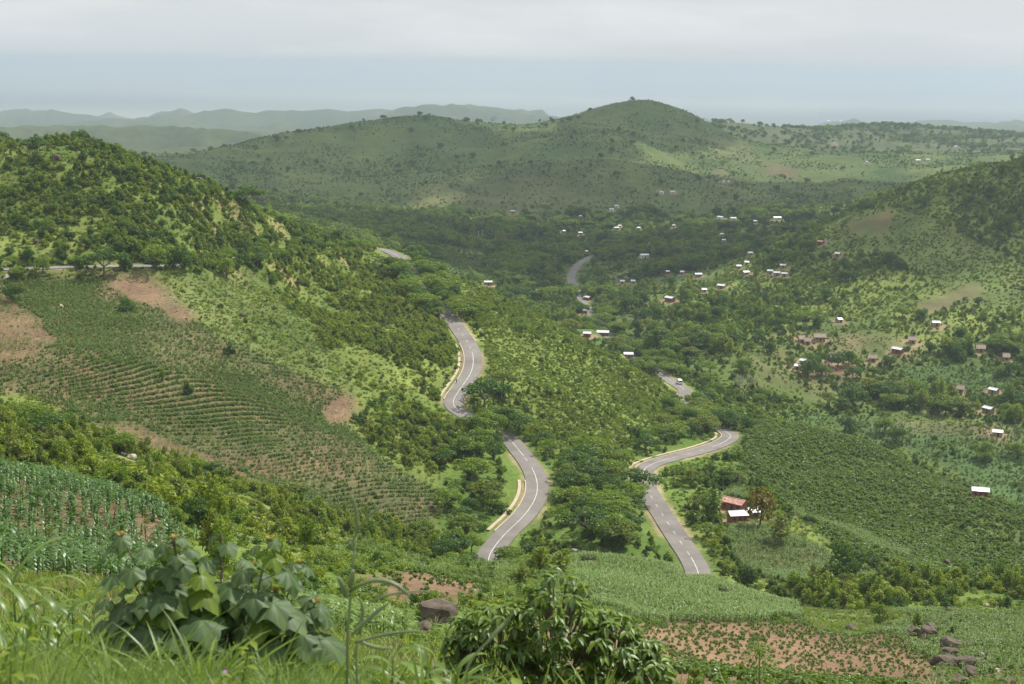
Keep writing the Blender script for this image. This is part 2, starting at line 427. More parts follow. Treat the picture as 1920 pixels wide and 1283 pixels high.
def leaf_mat(name, c1, c2, trans=0.50, gloss=0.035, rough=0.45):
    mt, n, l, out = nodes(name)
    oi = n.new('ShaderNodeObjectInfo')
    ta = n.new('ShaderNodeAttribute'); ta.attribute_name = 'tint'
    mx = n.new('ShaderNodeMix'); mx.data_type = 'RGBA'
    ad = n.new('ShaderNodeMath'); ad.operation = 'MULTIPLY_ADD'
    ad.inputs[1].default_value = 0.55
    l.new(oi.outputs['Random'], ad.inputs[0])
    hf = n.new('ShaderNodeMath'); hf.operation = 'MULTIPLY'; hf.inputs[1].default_value = 0.5
    l.new(ta.outputs['Fac'], hf.inputs[0])
    l.new(hf.outputs[0], ad.inputs[2])
    l.new(ad.outputs[0], mx.inputs[0])
    mx.inputs[6].default_value, mx.inputs[7].default_value = rgb(c1), rgb(c2)
    hv = n.new('ShaderNodeHueSaturation')
    vm = n.new('ShaderNodeMapRange')
    vm.inputs['To Min'].default_value, vm.inputs['To Max'].default_value = 0.72, 1.28
    l.new(ta.outputs['Fac'], vm.inputs['Value'])
    l.new(vm.outputs[0], hv.inputs['Value'])
    l.new(mx.outputs[2], hv.inputs['Color'])
    df, tr, gl = n.new('ShaderNodeBsdfDiffuse'), n.new('ShaderNodeBsdfTranslucent'), n.new('ShaderNodeBsdfGlossy')
    gl.inputs['Roughness'].default_value = rough
    gl.inputs['Color'].default_value = (0.8, 0.85, 0.85, 1)
    l.new(hv.outputs[0], df.inputs['Color'])
    tc = n.new('ShaderNodeMix'); tc.data_type = 'RGBA'; tc.blend_type = 'MULTIPLY'; tc.inputs[0].default_value = 1.0
    tc.inputs[7].default_value = (1.25, 1.3, 0.6, 1)
    l.new(hv.outputs[0], tc.inputs[6])
    l.new(tc.outputs[2], tr.inputs['Color'])
    m1, m2 = n.new('ShaderNodeMixShader'), n.new('ShaderNodeMixShader')
    m1.inputs[0].default_value = trans
    l.new(df.outputs[0], m1.inputs[1]); l.new(tr.outputs[0], m1.inputs[2])
    m2.inputs[0].default_value = gloss * 0.6
    l.new(m1.outputs[0], m2.inputs[1]); l.new(gl.outputs[0], m2.inputs[2])
    l.new(m2.outputs[0], out.inputs['Surface'])
    return mt
def rough_mat(name, c1, c2, scale=2.0, rough=0.9, bump=0.2, detail=6.0, metal=0.0, spec=0.3, bdist=0.05):
    mt, n, l, out = nodes(name)
    tc = n.new('ShaderNodeTexCoord')
    ns = n.new('ShaderNodeTexNoise')
    ns.inputs['Scale'].default_value, ns.inputs['Detail'].default_value = scale, detail
    ns.inputs['Roughness'].default_value = 0.65
    rp_ = n.new('ShaderNodeValToRGB')
    rp_.color_ramp.elements[0].position, rp_.color_ramp.elements[1].position = 0.32, 0.68
    rp_.color_ramp.elements[0].color, rp_.color_ramp.elements[1].color = rgb(c1), rgb(c2)
    b = n.new('ShaderNodeBsdfPrincipled')
    b.inputs['Roughness'].default_value, b.inputs['Metallic'].default_value = rough, metal
    b.inputs['Specular IOR Level'].default_value = spec
    bp = n.new('ShaderNodeBump')
    bp.inputs['Strength'].default_value, bp.inputs['Distance'].default_value = bump, bdist
    l.new(tc.outputs['Object'], ns.inputs['Vector'])
    l.new(ns.outputs['Fac'], rp_.inputs['Fac'])
    l.new(rp_.outputs['Color'], b.inputs['Base Color'])
    l.new(ns.outputs['Fac'], bp.inputs['Height'])
    l.new(bp.outputs['Normal'], b.inputs['Normal'])
    l.new(b.outputs[0], out.inputs['Surface'])
    return mt
M = {
    'dark': leaf_mat('leaf_dark', (0.055, 0.112, 0.020), (0.090, 0.160, 0.028)),
    'mid': leaf_mat('leaf_mid', (0.122, 0.200, 0.024), (0.195, 0.268, 0.034)),
    'yel': leaf_mat('leaf_yellow_green', (0.190, 0.255, 0.028), (0.275, 0.325, 0.044)),
    'olive': leaf_mat('leaf_olive', (0.130, 0.180, 0.030), (0.205, 0.230, 0.050)),
    'maize': leaf_mat('leaf_maize', (0.115, 0.195, 0.042), (0.190, 0.262, 0.068), 0.42, 0.055, 0.38),
    'maize_dark': leaf_mat('leaf_dark_maize', (0.060, 0.135, 0.024), (0.110, 0.200, 0.036), 0.38, 0.08, 0.4),
    'crop': leaf_mat('leaf_crop', (0.108, 0.185, 0.036), (0.172, 0.250, 0.052), 0.43, 0.045, 0.42),
    'grass': leaf_mat('leaf_grass', (0.150, 0.235, 0.028), (0.230, 0.290, 0.046), 0.45, 0.04),
    'turf': leaf_mat('leaf_turf', (0.095, 0.175, 0.018), (0.190, 0.265, 0.034), 0.45, 0.035),
    'straw': leaf_mat('leaf_straw', (0.22, 0.20, 0.09), (0.30, 0.26, 0.14), 0.25, 0.05),
    'velvet': leaf_mat('leaf_velvet', (0.058, 0.112, 0.034), (0.125, 0.185, 0.062), 0.34, 0.05, 0.55),
    'pale_grass': leaf_mat('leaf_pale_grass', (0.20, 0.25, 0.12), (0.30, 0.34, 0.19), 0.30, 0.08),
    'bud': leaf_mat('leaf_bud', (0.26, 0.19, 0.05), (0.34, 0.25, 0.06), 0.30, 0.05),
    'glossy': leaf_mat('leaf_glossy', (0.075, 0.145, 0.022), (0.150, 0.225, 0.032), 0.40, 0.08, 0.42),
    'lime': leaf_mat('leaf_lime', (0.17, 0.25, 0.020), (0.26, 0.31, 0.030), 0.45, 0.07),
    'flower': leaf_mat('leaf_flowering', (0.10, 0.10, 0.015), (0.30, 0.21, 0.02), 0.3, 0.06),
    'bark': rough_mat('bark', (0.10, 0.075, 0.055), (0.20, 0.16, 0.125), 6.0),
    'pale_bark': rough_mat('pale_bark', (0.20, 0.17, 0.14), (0.32, 0.29, 0.25), 6.0),
    'rock': rough_mat('rock', (0.050, 0.038, 0.029), (0.185, 0.145, 0.108), 2.6, 0.92, 1.0, 10.0, bdist=0.2),
    'pale_rock': rough_mat('pale_rock', (0.34, 0.28, 0.23), (0.52, 0.46, 0.40), 1.3, 0.92, 0.5, 9.0, bdist=0.1),
    'tin': rough_mat('tin_roof', (0.62, 0.65, 0.68), (0.78, 0.80, 0.82), 0.8, 0.42, 0.05, metal=0.25, spec=0.5),
    'rust': rough_mat('rusty_roof', (0.36, 0.13, 0.075), (0.58, 0.40, 0.33), 0.9, 0.75, 0.1, metal=0.0),
    'thatch': rough_mat('thatch', (0.27, 0.205, 0.15), (0.42, 0.34, 0.26), 3.0, 0.95, 0.6),
    'brick': rough_mat('brick_wall', (0.20, 0.075, 0.05), (0.31, 0.13, 0.085), 2.5, 0.92, 0.3),
    'mud': rough_mat('mud_wall', (0.28, 0.195, 0.13), (0.38, 0.28, 0.19), 2.0, 0.95, 0.3),
    'whitewall': rough_mat('white_wall', (0.62, 0.60, 0.56), (0.74, 0.73, 0.70), 2.0, 0.9, 0.1),
    'dark_panel': rough_mat('dark_wood', (0.05, 0.035, 0.028), (0.08, 0.06, 0.045), 4.0, 0.8, 0.1),  # even dark brown for house doors and windows
}

# ================================================================== land cover, read off the photograph in pixels and put on the land
LEFT, RGT = -700, 2600
ZN = {}
ZONE = np.zeros(Z.shape, np.int16)
WOBX, WOBY = (fbm(X / 16, Y / 16, 3, 91) - 0.5) * 16000 / (RG + 60), (fbm(X / 16, Y / 16, 3, 95) - 0.5) * 5500 / (RG + 60)
def zone(name, poly, r0, r1):
    if name not in ZN: ZN[name] = len(ZN) + 1
    mk = (RG >= r0) & (RG <= r1)
    ii = np.where(mk.ravel())[0]
    hit = in_poly(PX.ravel()[ii] + WOBX.ravel()[ii], PY.ravel()[ii] + WOBY.ravel()[ii], poly)
    ZONE.ravel()[ii[hit]] = ZN[name]
def zone_r(name, r0, r1):
    if name not in ZN: ZN[name] = len(ZN) + 1
    ZONE[(RG >= r0) & (RG < r1)] = ZN[name]
zone_r('near', 0, 62)
zone_r('slope', 62, 240)
zone_r('scrub', 240, 620)
zone_r('valley', 620, 1430)
zone_r('far_hill', 1430, 2300)
zone_r('far_land', 2300, 10800)
zone_r('plain', 10800, 1e9)
ALL = [(LEFT, -200), (RGT, -200), (RGT, 1600), (LEFT, 1600)]
zone('left_hill', [(LEFT, 150), (130, 200), (480, 330), (640, 420), (700, 455), (680, 500), (480, 495), (0, 500), (LEFT, 525)], 440, 700)
zone('left_field', [(LEFT, 575), (60, 522), (165, 507), (340, 590), (440, 640), (560, 700), (672, 750), (650, 805), (760, 880), (835, 945), (800, 1000), (620, 990), (500, 930), (380, 890), (250, 850), (150, 790), (60, 740), (LEFT, 740)], 235, 470)
zone('bare_soil', [(170, 513), (285, 513), (330, 555), (375, 605), (330, 605), (250, 560)], 330, 470)
zone('bare_soil', [(590, 775), (650, 735), (675, 750), (650, 800), (605, 800)], 300, 470)
zone('thin_field', [(LEFT, 600), (0, 545), (60, 590), (100, 640), (50, 670), (0, 690), (LEFT, 735)], 250, 470)
zone('thin_field', [(150, 790), (260, 800), (420, 870), (500, 925), (380, 890), (250, 852)], 250, 470)
zone('bright_grass', [(285, 513), (480, 505), (600, 640), (665, 735), (560, 695), (440, 636), (375, 598)], 350, 520)
zone('mid_scrub', [(480, 505), (700, 490), (800, 560), (850, 640), (835, 740), (940, 830), (985, 900), (940, 985), (900, 1010), (835, 945), (760, 880), (650, 800), (672, 750), (600, 640)], 300, 640)
zone('road_spur', [(640, 430), (900, 520), (1100, 625), (1300, 735), (1345, 800), (1330, 835), (1200, 872), (1040, 862), (960, 830), (880, 775), (915, 700), (905, 620), (850, 600), (760, 520), (690, 500)], 385, 660)
zone('tree_mass', [(1035, 905), (1070, 855), (1190, 880), (1222, 930), (1226, 990), (1290, 1068), (1180, 1058), (1090, 1035), (1010, 1020), (1035, 960)], 262, 392)
zone('tree_mass', [(1160, 845), (1310, 785), (1345, 810), (1330, 838), (1200, 872)], 392, 480)
zone('tree_mass', [(820, 870), (930, 850), (985, 900), (950, 975), (900, 1010), (835, 985)], 285, 370)
zone('tree_mass', [(855, 778), (905, 778), (965, 805), (985, 835), (950, 862), (880, 850)], 340, 400)
zone('ravine', [(LEFT, 690), (0, 745), (150, 795), (250, 855), (500, 935), (800, 1003), (960, 1010), (960, 1060), (640, 1062), (500, 1010), (300, 955), (150, 880), (LEFT, 800)], 150, 300)
zone('ravine', [(200, 910), (300, 945), (560, 1000), (680, 1060), (640, 1110), (420, 1120), (280, 1010)], 85, 250)
zone('tree_mass', [(850, 1008), (900, 1012), (965, 1016), (1000, 1050), (900, 1075), (835, 1040)], 238, 300)
zone('near_maize', [(LEFT, 820), (60, 880), (200, 930), (300, 975), (340, 1010), (310, 1110), (LEFT, 1200)], 66, 150)
zone('herb_slope', [(560, 1010), (1060, 1030), (1060, 1160), (700, 1130)], 88, 240)
zone('bean_rows', [(680, 1070), (930, 1075), (930, 1125), (760, 1135)], 95, 200)
zone('bright_maize', [(520, 1080), (640, 1085), (860, 1150), (860, 1290), (520, 1290)], 40, 92)
zone('crest_maize', [(1055, 1035), (1300, 1070), (1560, 1165), (1250, 1172), (1130, 1155), (1055, 1100)], 150, 250)
zone('brown_field', [(1000, 1175), (1240, 1168), (1560, 1172), (1690, 1195), (1770, 1290), (1770, 1700), (1240, 1700), (1000, 1450)], 36, 195)
zone('right_maize', [(1540, 1160), (1640, 1140), (RGT, 1140), (RGT, 1450), (1760, 1400), (1740, 1283), (1690, 1195)], 80, 245)
zone('grassy', [(1470, 1140), (1640, 1135), (1700, 1165), (1620, 1195), (1540, 1185)], 150, 250)
zone('yellow_strip', [(1470, 1085), (1920, 1085), (RGT, 1100), (RGT, 1140), (1640, 1140), (1540, 1150), (1470, 1120)], 238, 300)
zone('spur', [(1400, 795), (1500, 785), (1700, 855), (1920, 955), (RGT, 1090), (RGT, 1230), (1900, 1105), (1700, 1075), (1560, 1020), (1450, 935), (1370, 880)], 290, 545)
zone('spur_maize', [(1380, 985), (1470, 985), (1560, 1050), (1640, 1085), (1500, 1110), (1370, 1060), (1350, 1020)], 275, 345)
zone('spur_maize', [(1340, 895), (1395, 910), (1400, 940), (1345, 930)], 345, 400)
zone('spur_maize', [(1480, 945), (1700, 1040), (1690, 1052), (1480, 960)], 300, 400)
zone('verge_scrub', [(1215, 885), (1330, 850), (1400, 830), (1390, 880), (1340, 960), (1320, 990), (1300, 960), (1240, 935)], 330, 450)
zone('right_hill', [(1290, 560), (1400, 470), (1700, 335), (1850, 290), (RGT, 290), (RGT, 640), (1900, 640), (1760, 660), (1560, 590), (1380, 640), (1290, 640)], 640, 1040)
zone('hill_grass', [(1560, 400), (1700, 395), (1920, 500), (RGT, 600), (RGT, 690), (1920, 640), (1800, 560), (1660, 480), (1520, 480)], 800, 1000)
zone('hill_scar', [(1595, 418), (1665, 400), (1670, 432), (1650, 450), (1590, 440)], 880, 990)
zone('terrace', [(1715, 575), (1830, 530), (1845, 548), (1740, 595)], 700, 900)
zone('village', [(1380, 640), (1560, 600), (1760, 660), (1780, 740), (1560, 740), (1420, 740)], 600, 740)
zone('ploughed', [(1530, 688), (1600, 680), (1610, 700), (1520, 712)], 620, 720)
zone('valley_field', [(1080, 598), (1180, 590), (1200, 612), (1110, 618)], 640, 860)
zone('valley_field', [(1680, 690), (1900, 690), (1920, 740), (1700, 730)], 600, 740)
zone('valley_field', [(1440, 770), (1920, 800), (RGT, 900), (RGT, 960), (1920, 960), (1700, 850), (1500, 790)], 520, 640)
zone('valley_field', [(815, 470), (910, 480), (910, 515), (830, 510)], 900, 1250)
zone('far_patch', [(960, 330), (1030, 340), (1130, 350), (1120, 385), (980, 395), (700, 400), (860, 330)], 1400, 1700)
zone('far_patch', [(1310, 255), (1400, 270), (1440, 320), (1360, 300)], 1600, 2150)
zone('far_ploughed', [(1440, 305), (1500, 320), (1490, 335), (1430, 325)], 1500, 1950)
zone('far_ploughed', [(1330, 315), (1370, 325), (1350, 335)], 1500, 1950)
zid = lambda n: ZONE == ZN[n]
n_big, n_mid, n_fine = fbm(X / 60, Y / 60, 4, 31), fbm(X / 14, Y / 14, 4, 37), fbm(X / 3.2, Y / 3.2, 3, 41)
C = np.empty(Z.shape + (3,))
def paint(mk, c1, c2, f):
    f = np.clip(f[mk], 0, 1)[:, None]
    C[mk] = np.array(c1) * (1 - f) + np.array(c2) * f
g1, g2, gy = (0.080, 0.135, 0.026), (0.135, 0.185, 0.038), (0.190, 0.220, 0.055)
soil1, soil2 = (0.135, 0.085, 0.052), (0.225, 0.148, 0.092)
paint(np.ones(Z.shape, bool), g1, g2, (n_mid - 0.3) * 2.2)
mk = ZONE == ZN['scrub']; paint(mk, g1, gy, (n_mid - 0.32) * 2.2)
for zn in ('mid_scrub', 'left_hill', 'road_spur', 'right_hill', 'ravine'):
    paint(zid(zn), g1 if zn != 'road_spur' else g2, gy if zn != 'road_spur' else (0.155, 0.190, 0.050), (0.6 * n_mid + 0.4 * n_fine - 0.30) * 2.6)
for zn, lo in (('left_field', 0.50), ('thin_field', 0.30), ('bare_soil', 0.16), ('near_maize', 0.42), ('crest_maize', 0.60), ('brown_field', 0.28), ('right_maize', 0.62), ('spur_maize', 0.62), ('bean_rows', 0.40), ('terrace', 0.4)):
    mk = zid(zn)
    paint(mk, soil1, soil2, (n_fine - 0.25) * 2)
    f = sstep(1 - lo - 0.12, 1 - lo + 0.12, n_mid)[mk][:, None] * 0.6
    C[mk] = C[mk] * (1 - f) + np.array((0.075, 0.105, 0.035)) * f
paint(zid('bright_grass'), (0.085, 0.130, 0.030), (0.145, 0.170, 0.055), (n_mid - 0.3) * 2.4)
paint(zid('grassy'), (0.085, 0.14, 0.03), (0.16, 0.18, 0.06), (n_mid - 0.3) * 2.4)
paint(zid('hill_grass'), (0.085, 0.135, 0.032), (0.140, 0.170, 0.052), (n_mid - 0.3) * 2.4)
band = 0.5 + 0.5 * np.sin(Z * 2.4 + 3 * n_mid)
paint(zid('hill_scar'), (0.27, 0.15, 0.09), (0.10, 0.13, 0.04), (0.5 * n_mid + 0.5 * n_fine - 0.44) * 9 + 0.3)
mk = zid('brown_field'); paint(mk, (0.150, 0.090, 0.055), (0.265, 0.175, 0.105), (0.5 * n_fine + 0.5 * n_mid - 0.25) * 2)
paint(zid('terrace'), (0.20, 0.14, 0.09), (0.10, 0.13, 0.045), 0.55 * band + (n_fine - 0.40) * 2)
mk = zid('bare_soil'); C[mk] = C[mk] * (0.78 + 0.44 * band[mk])[:, None]
mk = zid('left_field') | zid('thin_field'); C[mk] = C[mk] * (0.85 + 0.3 * band[mk])[:, None]
paint(zid('ploughed'), (0.15, 0.08, 0.055), (0.20, 0.115, 0.08), n_fine)
paint(zid('village'), (0.085, 0.125, 0.03), (0.19, 0.16, 0.08), (n_mid - 0.42) * 3.2)
paint(zid('valley'), (0.070, 0.120, 0.028), (0.135, 0.165, 0.050), (0.5 * n_big + 0.5 * n_mid - 0.36) * 3)
paint(zid('valley_field'), (0.075, 0.125, 0.040), (0.150, 0.130, 0.065), (n_big - 0.45) * 4)
paint(zid('spur'), (0.055, 0.095, 0.024), (0.10, 0.13, 0.036), (n_mid - 0.3) * 2)
paint(zid('far_hill'), (0.042, 0.085, 0.024), (0.125, 0.150, 0.042), (0.6 * n_big + 0.4 * n_mid - 0.33) * 3)
paint(zid('far_patch'), (0.075, 0.110, 0.032), (0.165, 0.155, 0.070), (n_mid - 0.36) * 3)
paint(zid('far_ploughed'), (0.16, 0.10, 0.07), (0.085, 0.105, 0.04), 0.6 * band + (n_mid - 0.45) * 2)
nf = fbm(X / 330, Y / 330, 5, 51)
paint(zid('far_land'), (0.036, 0.066, 0.026), (0.095, 0.112, 0.048), (0.5 * nf + 0.5 * n_big - 0.36) * 3.4)
pn = fbm(X / 9000, Y / 2600, 5, 61)
paint(zid('plain'), (0.03, 0.05, 0.04), (0.55, 0.52, 0.42), (pn - 0.46) * 7)
# land covers grade into each other over a metre or two
def blur(A_, k, ax):
    P_ = np.concatenate([np.take(A_, [0] * k, ax), A_, np.take(A_, [-1] * k, ax)], ax)
    cs = np.cumsum(P_, axis=ax)
    n0 = A_.shape[ax]
    z0_ = np.zeros_like(np.take(cs, [0], ax))
    cs = np.concatenate([z0_, cs], ax)
    return (np.take(cs, range(2 * k + 1, 2 * k + 1 + n0), ax) - np.take(cs, range(0, n0), ax)) / (2 * k + 1)
for _ in range(2): C = blur(blur(C, 3, 0), 2, 1)
# steep banks and road shoulders show soil
gz_r = np.gradient(Z, axis=1) / np.gradient(RG, axis=1)
gz_a = np.gradient(Z, axis=0) / (np.gradient(AA, axis=0) * RG)
slope = np.hypot(gz_r, gz_a)
f = np.clip((slope - 0.80) * 3, 0, 1) * sstep(0.52, 0.66, n_mid) * 0.45 * ((RG > 200) & (RG < 700))
C = C * (1 - f[..., None]) + np.array((0.34, 0.22, 0.13)) * f[..., None]
f = (1 - sstep(RW + 0.3, RW + 2.0, DR)) * (0.10 + 0.65 * sstep(0.44, 0.62, n_mid)) * (DR < 20)
C = C * (1 - f[..., None]) + np.array((0.36, 0.27, 0.185)) * f[..., None]

def terrain_material():
    mt, n, l, out = nodes('ground_cover')
    va = n.new('ShaderNodeAttribute'); va.attribute_name = 'cover'
    gp = n.new('ShaderNodeNewGeometry')
    outs = []
    for sc, dt in ((0.035, 6.0), (0.9, 8.0)):
        ns = n.new('ShaderNodeTexNoise')
        ns.inputs['Scale'].default_value, ns.inputs['Detail'].default_value, ns.inputs['Roughness'].default_value = sc, dt, 0.68
        l.new(gp.outputs['Position'], ns.inputs['Vector'])
        mr = n.new('ShaderNodeMapRange')
        mr.inputs['From Min'].default_value, mr.inputs['From Max'].default_value = 0.25, 0.75
        mr.inputs['To Min'].default_value, mr.inputs['To Max'].default_value = 0.60, 1.40
        l.new(ns.outputs['Fac'], mr.inputs['Value'])
        outs.append((ns, mr))
    mu = n.new('ShaderNodeMath'); mu.operation = 'MULTIPLY'
    l.new(outs[0][1].outputs[0], mu.inputs[0]); l.new(outs[1][1].outputs[0], mu.inputs[1])
    hv = n.new('ShaderNodeHueSaturation')
    l.new(va.outputs['Color'], hv.inputs['Color']); l.new(mu.outputs[0], hv.inputs['Value'])
    b = n.new('ShaderNodeBsdfPrincipled')
    b.inputs['Roughness'].default_value = 0.95
    b.inputs['Specular IOR Level'].default_value = 0.1
    bp = n.new('ShaderNodeBump')
    bp.inputs['Strength'].default_value, bp.inputs['Distance'].default_value = 0.55, 0.35
    l.new(outs[1][0].outputs['Fac'], bp.inputs['Height'])
    l.new(bp.outputs[0], b.inputs['Normal'])
    l.new(hv.outputs[0], b.inputs['Base Color'])
    l.new(b.outputs[0], out.inputs['Surface'])
    return mt
idx = np.arange(NA * NB).reshape(NA, NB)
quads = np.stack([idx[:-1, :-1], idx[:-1, 1:], idx[1:, 1:], idx[1:, :-1]], -1).reshape(-1, 4)
tm = mesh('terrain', np.stack([X, Y, Z], -1).reshape(-1, 3), quads[:, ::-1].copy(), [terrain_material()], smooth=True)
ca_ = tm.color_attributes.new('cover', 'FLOAT_COLOR', 'POINT')
ca_.data.foreach_set('color', np.concatenate([C, np.ones(Z.shape + (1,))], -1).astype(np.float32).ravel())
tag(obj('terrain', tm), kind='structure')

# ------------------------------------------------------------------ road: carriageway, centre line, lined drain
def ribbon(name, o0, o1, dz, mats, i0=0, i1=None, th=0.0):
    i1 = len(rl) if i1 is None else i1
    q = slice(i0, i1)
    a = np.column_stack([rl[q, :2] + nrm[q] * o0, rl[q, 2] + dz])
    b = np.column_stack([rl[q, :2] + nrm[q] * o1, rl[q, 2] + dz])
    k = len(a)
    if not th:
        return mesh(name, np.concatenate([a, b]).tolist(), [(i, i + 1, k + i + 1, k + i) for i in range(k - 1)], mats)
    c, d = a - (0, 0, th), b - (0, 0, th)
    F = []
    for i in range(k - 1):
        for s, t_ in ((0, 1), (1, 3), (3, 2), (2, 0)):
            F.append((s * k + i, s * k + i + 1, t_ * k + i + 1, t_ * k + i))
    return mesh(name, np.concatenate([a, b, c, d]).tolist(), F, mats)
asphalt = rough_mat('asphalt', (0.145, 0.130, 0.118), (0.240, 0.217, 0.198), 0.11, 0.85, 0.15, 12.0)
paint_white = rough_mat('road_paint', (0.45, 0.44, 0.42), (0.78, 0.77, 0.75), 0.6, 0.7, 0.0)
concrete = rough_mat('drain_concrete', (0.40, 0.31, 0.21), (0.56, 0.46, 0.34), 0.8, 0.9, 0.3)
road = tag(obj('road', ribbon('road', -RW, RW, 0.0, [asphalt], th=0.35)), kind='structure')
# tight bends carry a solid line, straights a broken one
curv = smooth(np.hypot(*np.gradient(tng, axis=0).T) / 1.5, 10)
solid = curv > 0.006
i = 0
while i < len(rl) - 4:
    j = i
    if solid[i]:
        while j < len(rl) - 2 and solid[j]: j += 1
        if j - i > 3: obj('centre_line', ribbon('centre_line', -0.07, 0.07, 0.006, [paint_white], i, j + 1), road)
        i = j + 1
    else:
        if rl[i:i + 4, 3].max() > 0.3 and rl[i, 1] < 700:
            obj('lane_dash', ribbon('lane_dash', -0.06, 0.06, 0.006, [paint_white], i, i + 3), road)
        i += 6
def drain(i0, i1, side):
    obj('roadside_drain', ribbon('roadside_drain', side * (RW + 1.3), side * (RW + 2.1), 0.10, [concrete], i0, i1, th=0.5), road)
    obj('roadside_kerb', ribbon('roadside_kerb', side * (RW + 0.02), side * (RW + 0.3), 0.09, [concrete], i0, i1, th=0.4), road)
def road_index(px, py):
    qx, qy = project(rl[:, 0], rl[:, 1], rl[:, 2])
    return int(np.argmin((qx - px) ** 2 + (qy - py) ** 2 + (1 - rl[:, 3]) * 400))
for p0, p1, sd in (((884, 640), (852, 752), -1), ((1005, 900), (945, 1005), -1), ((1206, 884), (1350, 806), 1)):
    i0, i1 = sorted((road_index(*p0), road_index(*p1)))
    drain(i0, i1, sd)

# ================================================================== plant shapes (unit height, scaled where they stand)
rs = np.random.default_rng(77)
def unit(v):
    return v / (np.linalg.norm(v, axis=-1, keepdims=True) + 1e-9)
def clumps(blobs, n, size, up=0.5, shell=0.5, flat=1.0, rg=rs):
    """leaf sprays spread through a set of ellipsoids (centre, radii); returns verts, tris, tint"""
    blobs = np.array(blobs, float)
    vol = np.prod(blobs[:, 3:], 1) ** 0.75
    pick = rg.choice(len(blobs), n, p=vol / vol.sum())
    d = unit(rg.normal(size=(n, 3)))
    rad = (shell + (1 - shell) * rg.random(n)) ** 0.6
    c = blobs[pick, :3] + d * rad[:, None] * blobs[pick, 3:]
    nr = unit(d * 0.8 + rg.normal(size=(n, 3)) * 0.55 + np.array([0, 0, up]))
    a = unit(np.cross(nr, rg.normal(size=(n, 3))))
    b = np.cross(nr, a)
    s = size * (0.6 + 0.8 * rg.random(n))[:, None]
    e = (0.45 + 0.4 * rg.random(n))[:, None]
    lift = nr * s * 0.28
    v = np.stack([c - a * s, c + b * s * e + lift * rg.random((n, 1)), c + a * s * (0.7 + 0.5 * rg.random((n, 1))) - lift, c - b * s * e + lift * rg.random((n, 1))], 1)
    v[..., 2] = np.maximum(v[..., 2], 0.01)
    k = np.arange(n)[:, None] * 4
    f = np.concatenate([k + [0, 1, 2], k + [0, 2, 3]], 1).reshape(-1, 3)
    t = np.repeat(rg.random(n), 2)
    return v.reshape(-1, 3), f, t
def trunk_mesh(name, h, r, limbs, mat):
    mb = MB()
    lean = rs.normal(size=2) * 0.03
    base = [(0, 0, -0.06), (lean[0] * 0.5, lean[1] * 0.5, h * 0.5), (lean[0], lean[1], h)]
    mb.tube(base, [r * 1.25, r * 0.9, r * 0.7], 5)
    for (x, y, z) in limbs:
        mb.tube([(lean[0], lean[1], h * 0.85), (x * 0.5 + lean[0], y * 0.5, h + (z - h) * 0.6), (x, y, z)], [r * 0.6, r * 0.4, r * 0.2], 4)
    return mb.mesh(name, [mat])
def crown_mesh(name, parts, mat):
    V, F, T_, o = [], [], [], 0
    for v, f, t in parts:
        V.append(v); F.append(f + o); T_.append(t); o += len(v)
    return mesh(name, np.concatenate(V), np.concatenate(F), [mat], tint=np.concatenate(T_))
def join_mesh(name, meshes):
    V, F, MI, T_, mats, o = [], [], [], [], [], 0
    for me in meshes:
        nv = len(me.vertices)
        co = np.empty(nv * 3, np.float32); me.vertices.foreach_get('co', co)
        V += co.reshape(-1, 3).tolist()
        tn = np.full(len(me.polygons), 0.5, np.float32)
        if 'tint' in me.attributes: me.attributes['tint'].data.foreach_get('value', tn)
        k0 = len(mats)
        mats += list(me.materials)
        for p, t in zip(me.polygons, tn):
            F.append(tuple(o + i for i in p.vertices)); MI.append(k0 + p.material_index); T_.append(float(t))
        o += nv
    return mesh(name, V, F, mats, MI, T_)
SHAPES = {}      # kind -> list of (stem mesh, crown mesh, joined mesh)
def reg(kind, stem, crown):
    SHAPES.setdefault(kind, []).append((stem, crown, join_mesh(kind + '_whole', [stem, crown] if stem else [crown])))
def ring_blobs(n, rad, z0, z1, br0, br1, flat=1.0):
    out = []
    for k in range(n):
        a = 2 * math.pi * (k + rs.random() * 0.8) / n
        q = rad * (0.35 + 0.65 * rs.random())
        b = br0 + (br1 - br0) * rs.random()
        out.append((math.cos(a) * q, math.sin(a) * q, z0 + (z1 - z0) * rs.random(), b, b, b * flat))
    return out
def limbs_of(bl):
    return [(b[0], b[1], b[2]) for b in bl[:6]]
for mat in ('dark', 'dark', 'dark', 'mid', 'dark', 'mid'):          # round, dense
    q_ = rs.uniform(0.30, 0.52)
    bl = ring_blobs(int(rs.integers(5, 11)), q_, rs.uniform(0.28, 0.42), rs.uniform(0.66, 0.82), 0.15, 0.30, 0.85) + [(rs.normal() * 0.06, rs.normal() * 0.06, 0.74, 0.24, 0.24, 0.22)]
    reg('round_tree', trunk_mesh('trunk', 0.34, 0.040, limbs_of(bl), M['bark']), crown_mesh('crown', [clumps(bl, 1150, 0.041, 0.5)], M[mat]))
for mat in ('mid', 'mid', 'dark', 'olive'):          # flat-topped, spreading
    bl = ring_blobs(9, 0.62, 0.58, 0.80, 0.20, 0.30, 0.42) + [(0, 0, 0.84, 0.32, 0.32, 0.13)]
    reg('spreading_tree', trunk_mesh('trunk', 0.38, 0.036, limbs_of(bl), M['bark']), crown_mesh('crown', [clumps(bl, 1050, 0.043, 0.9)], M[mat]))
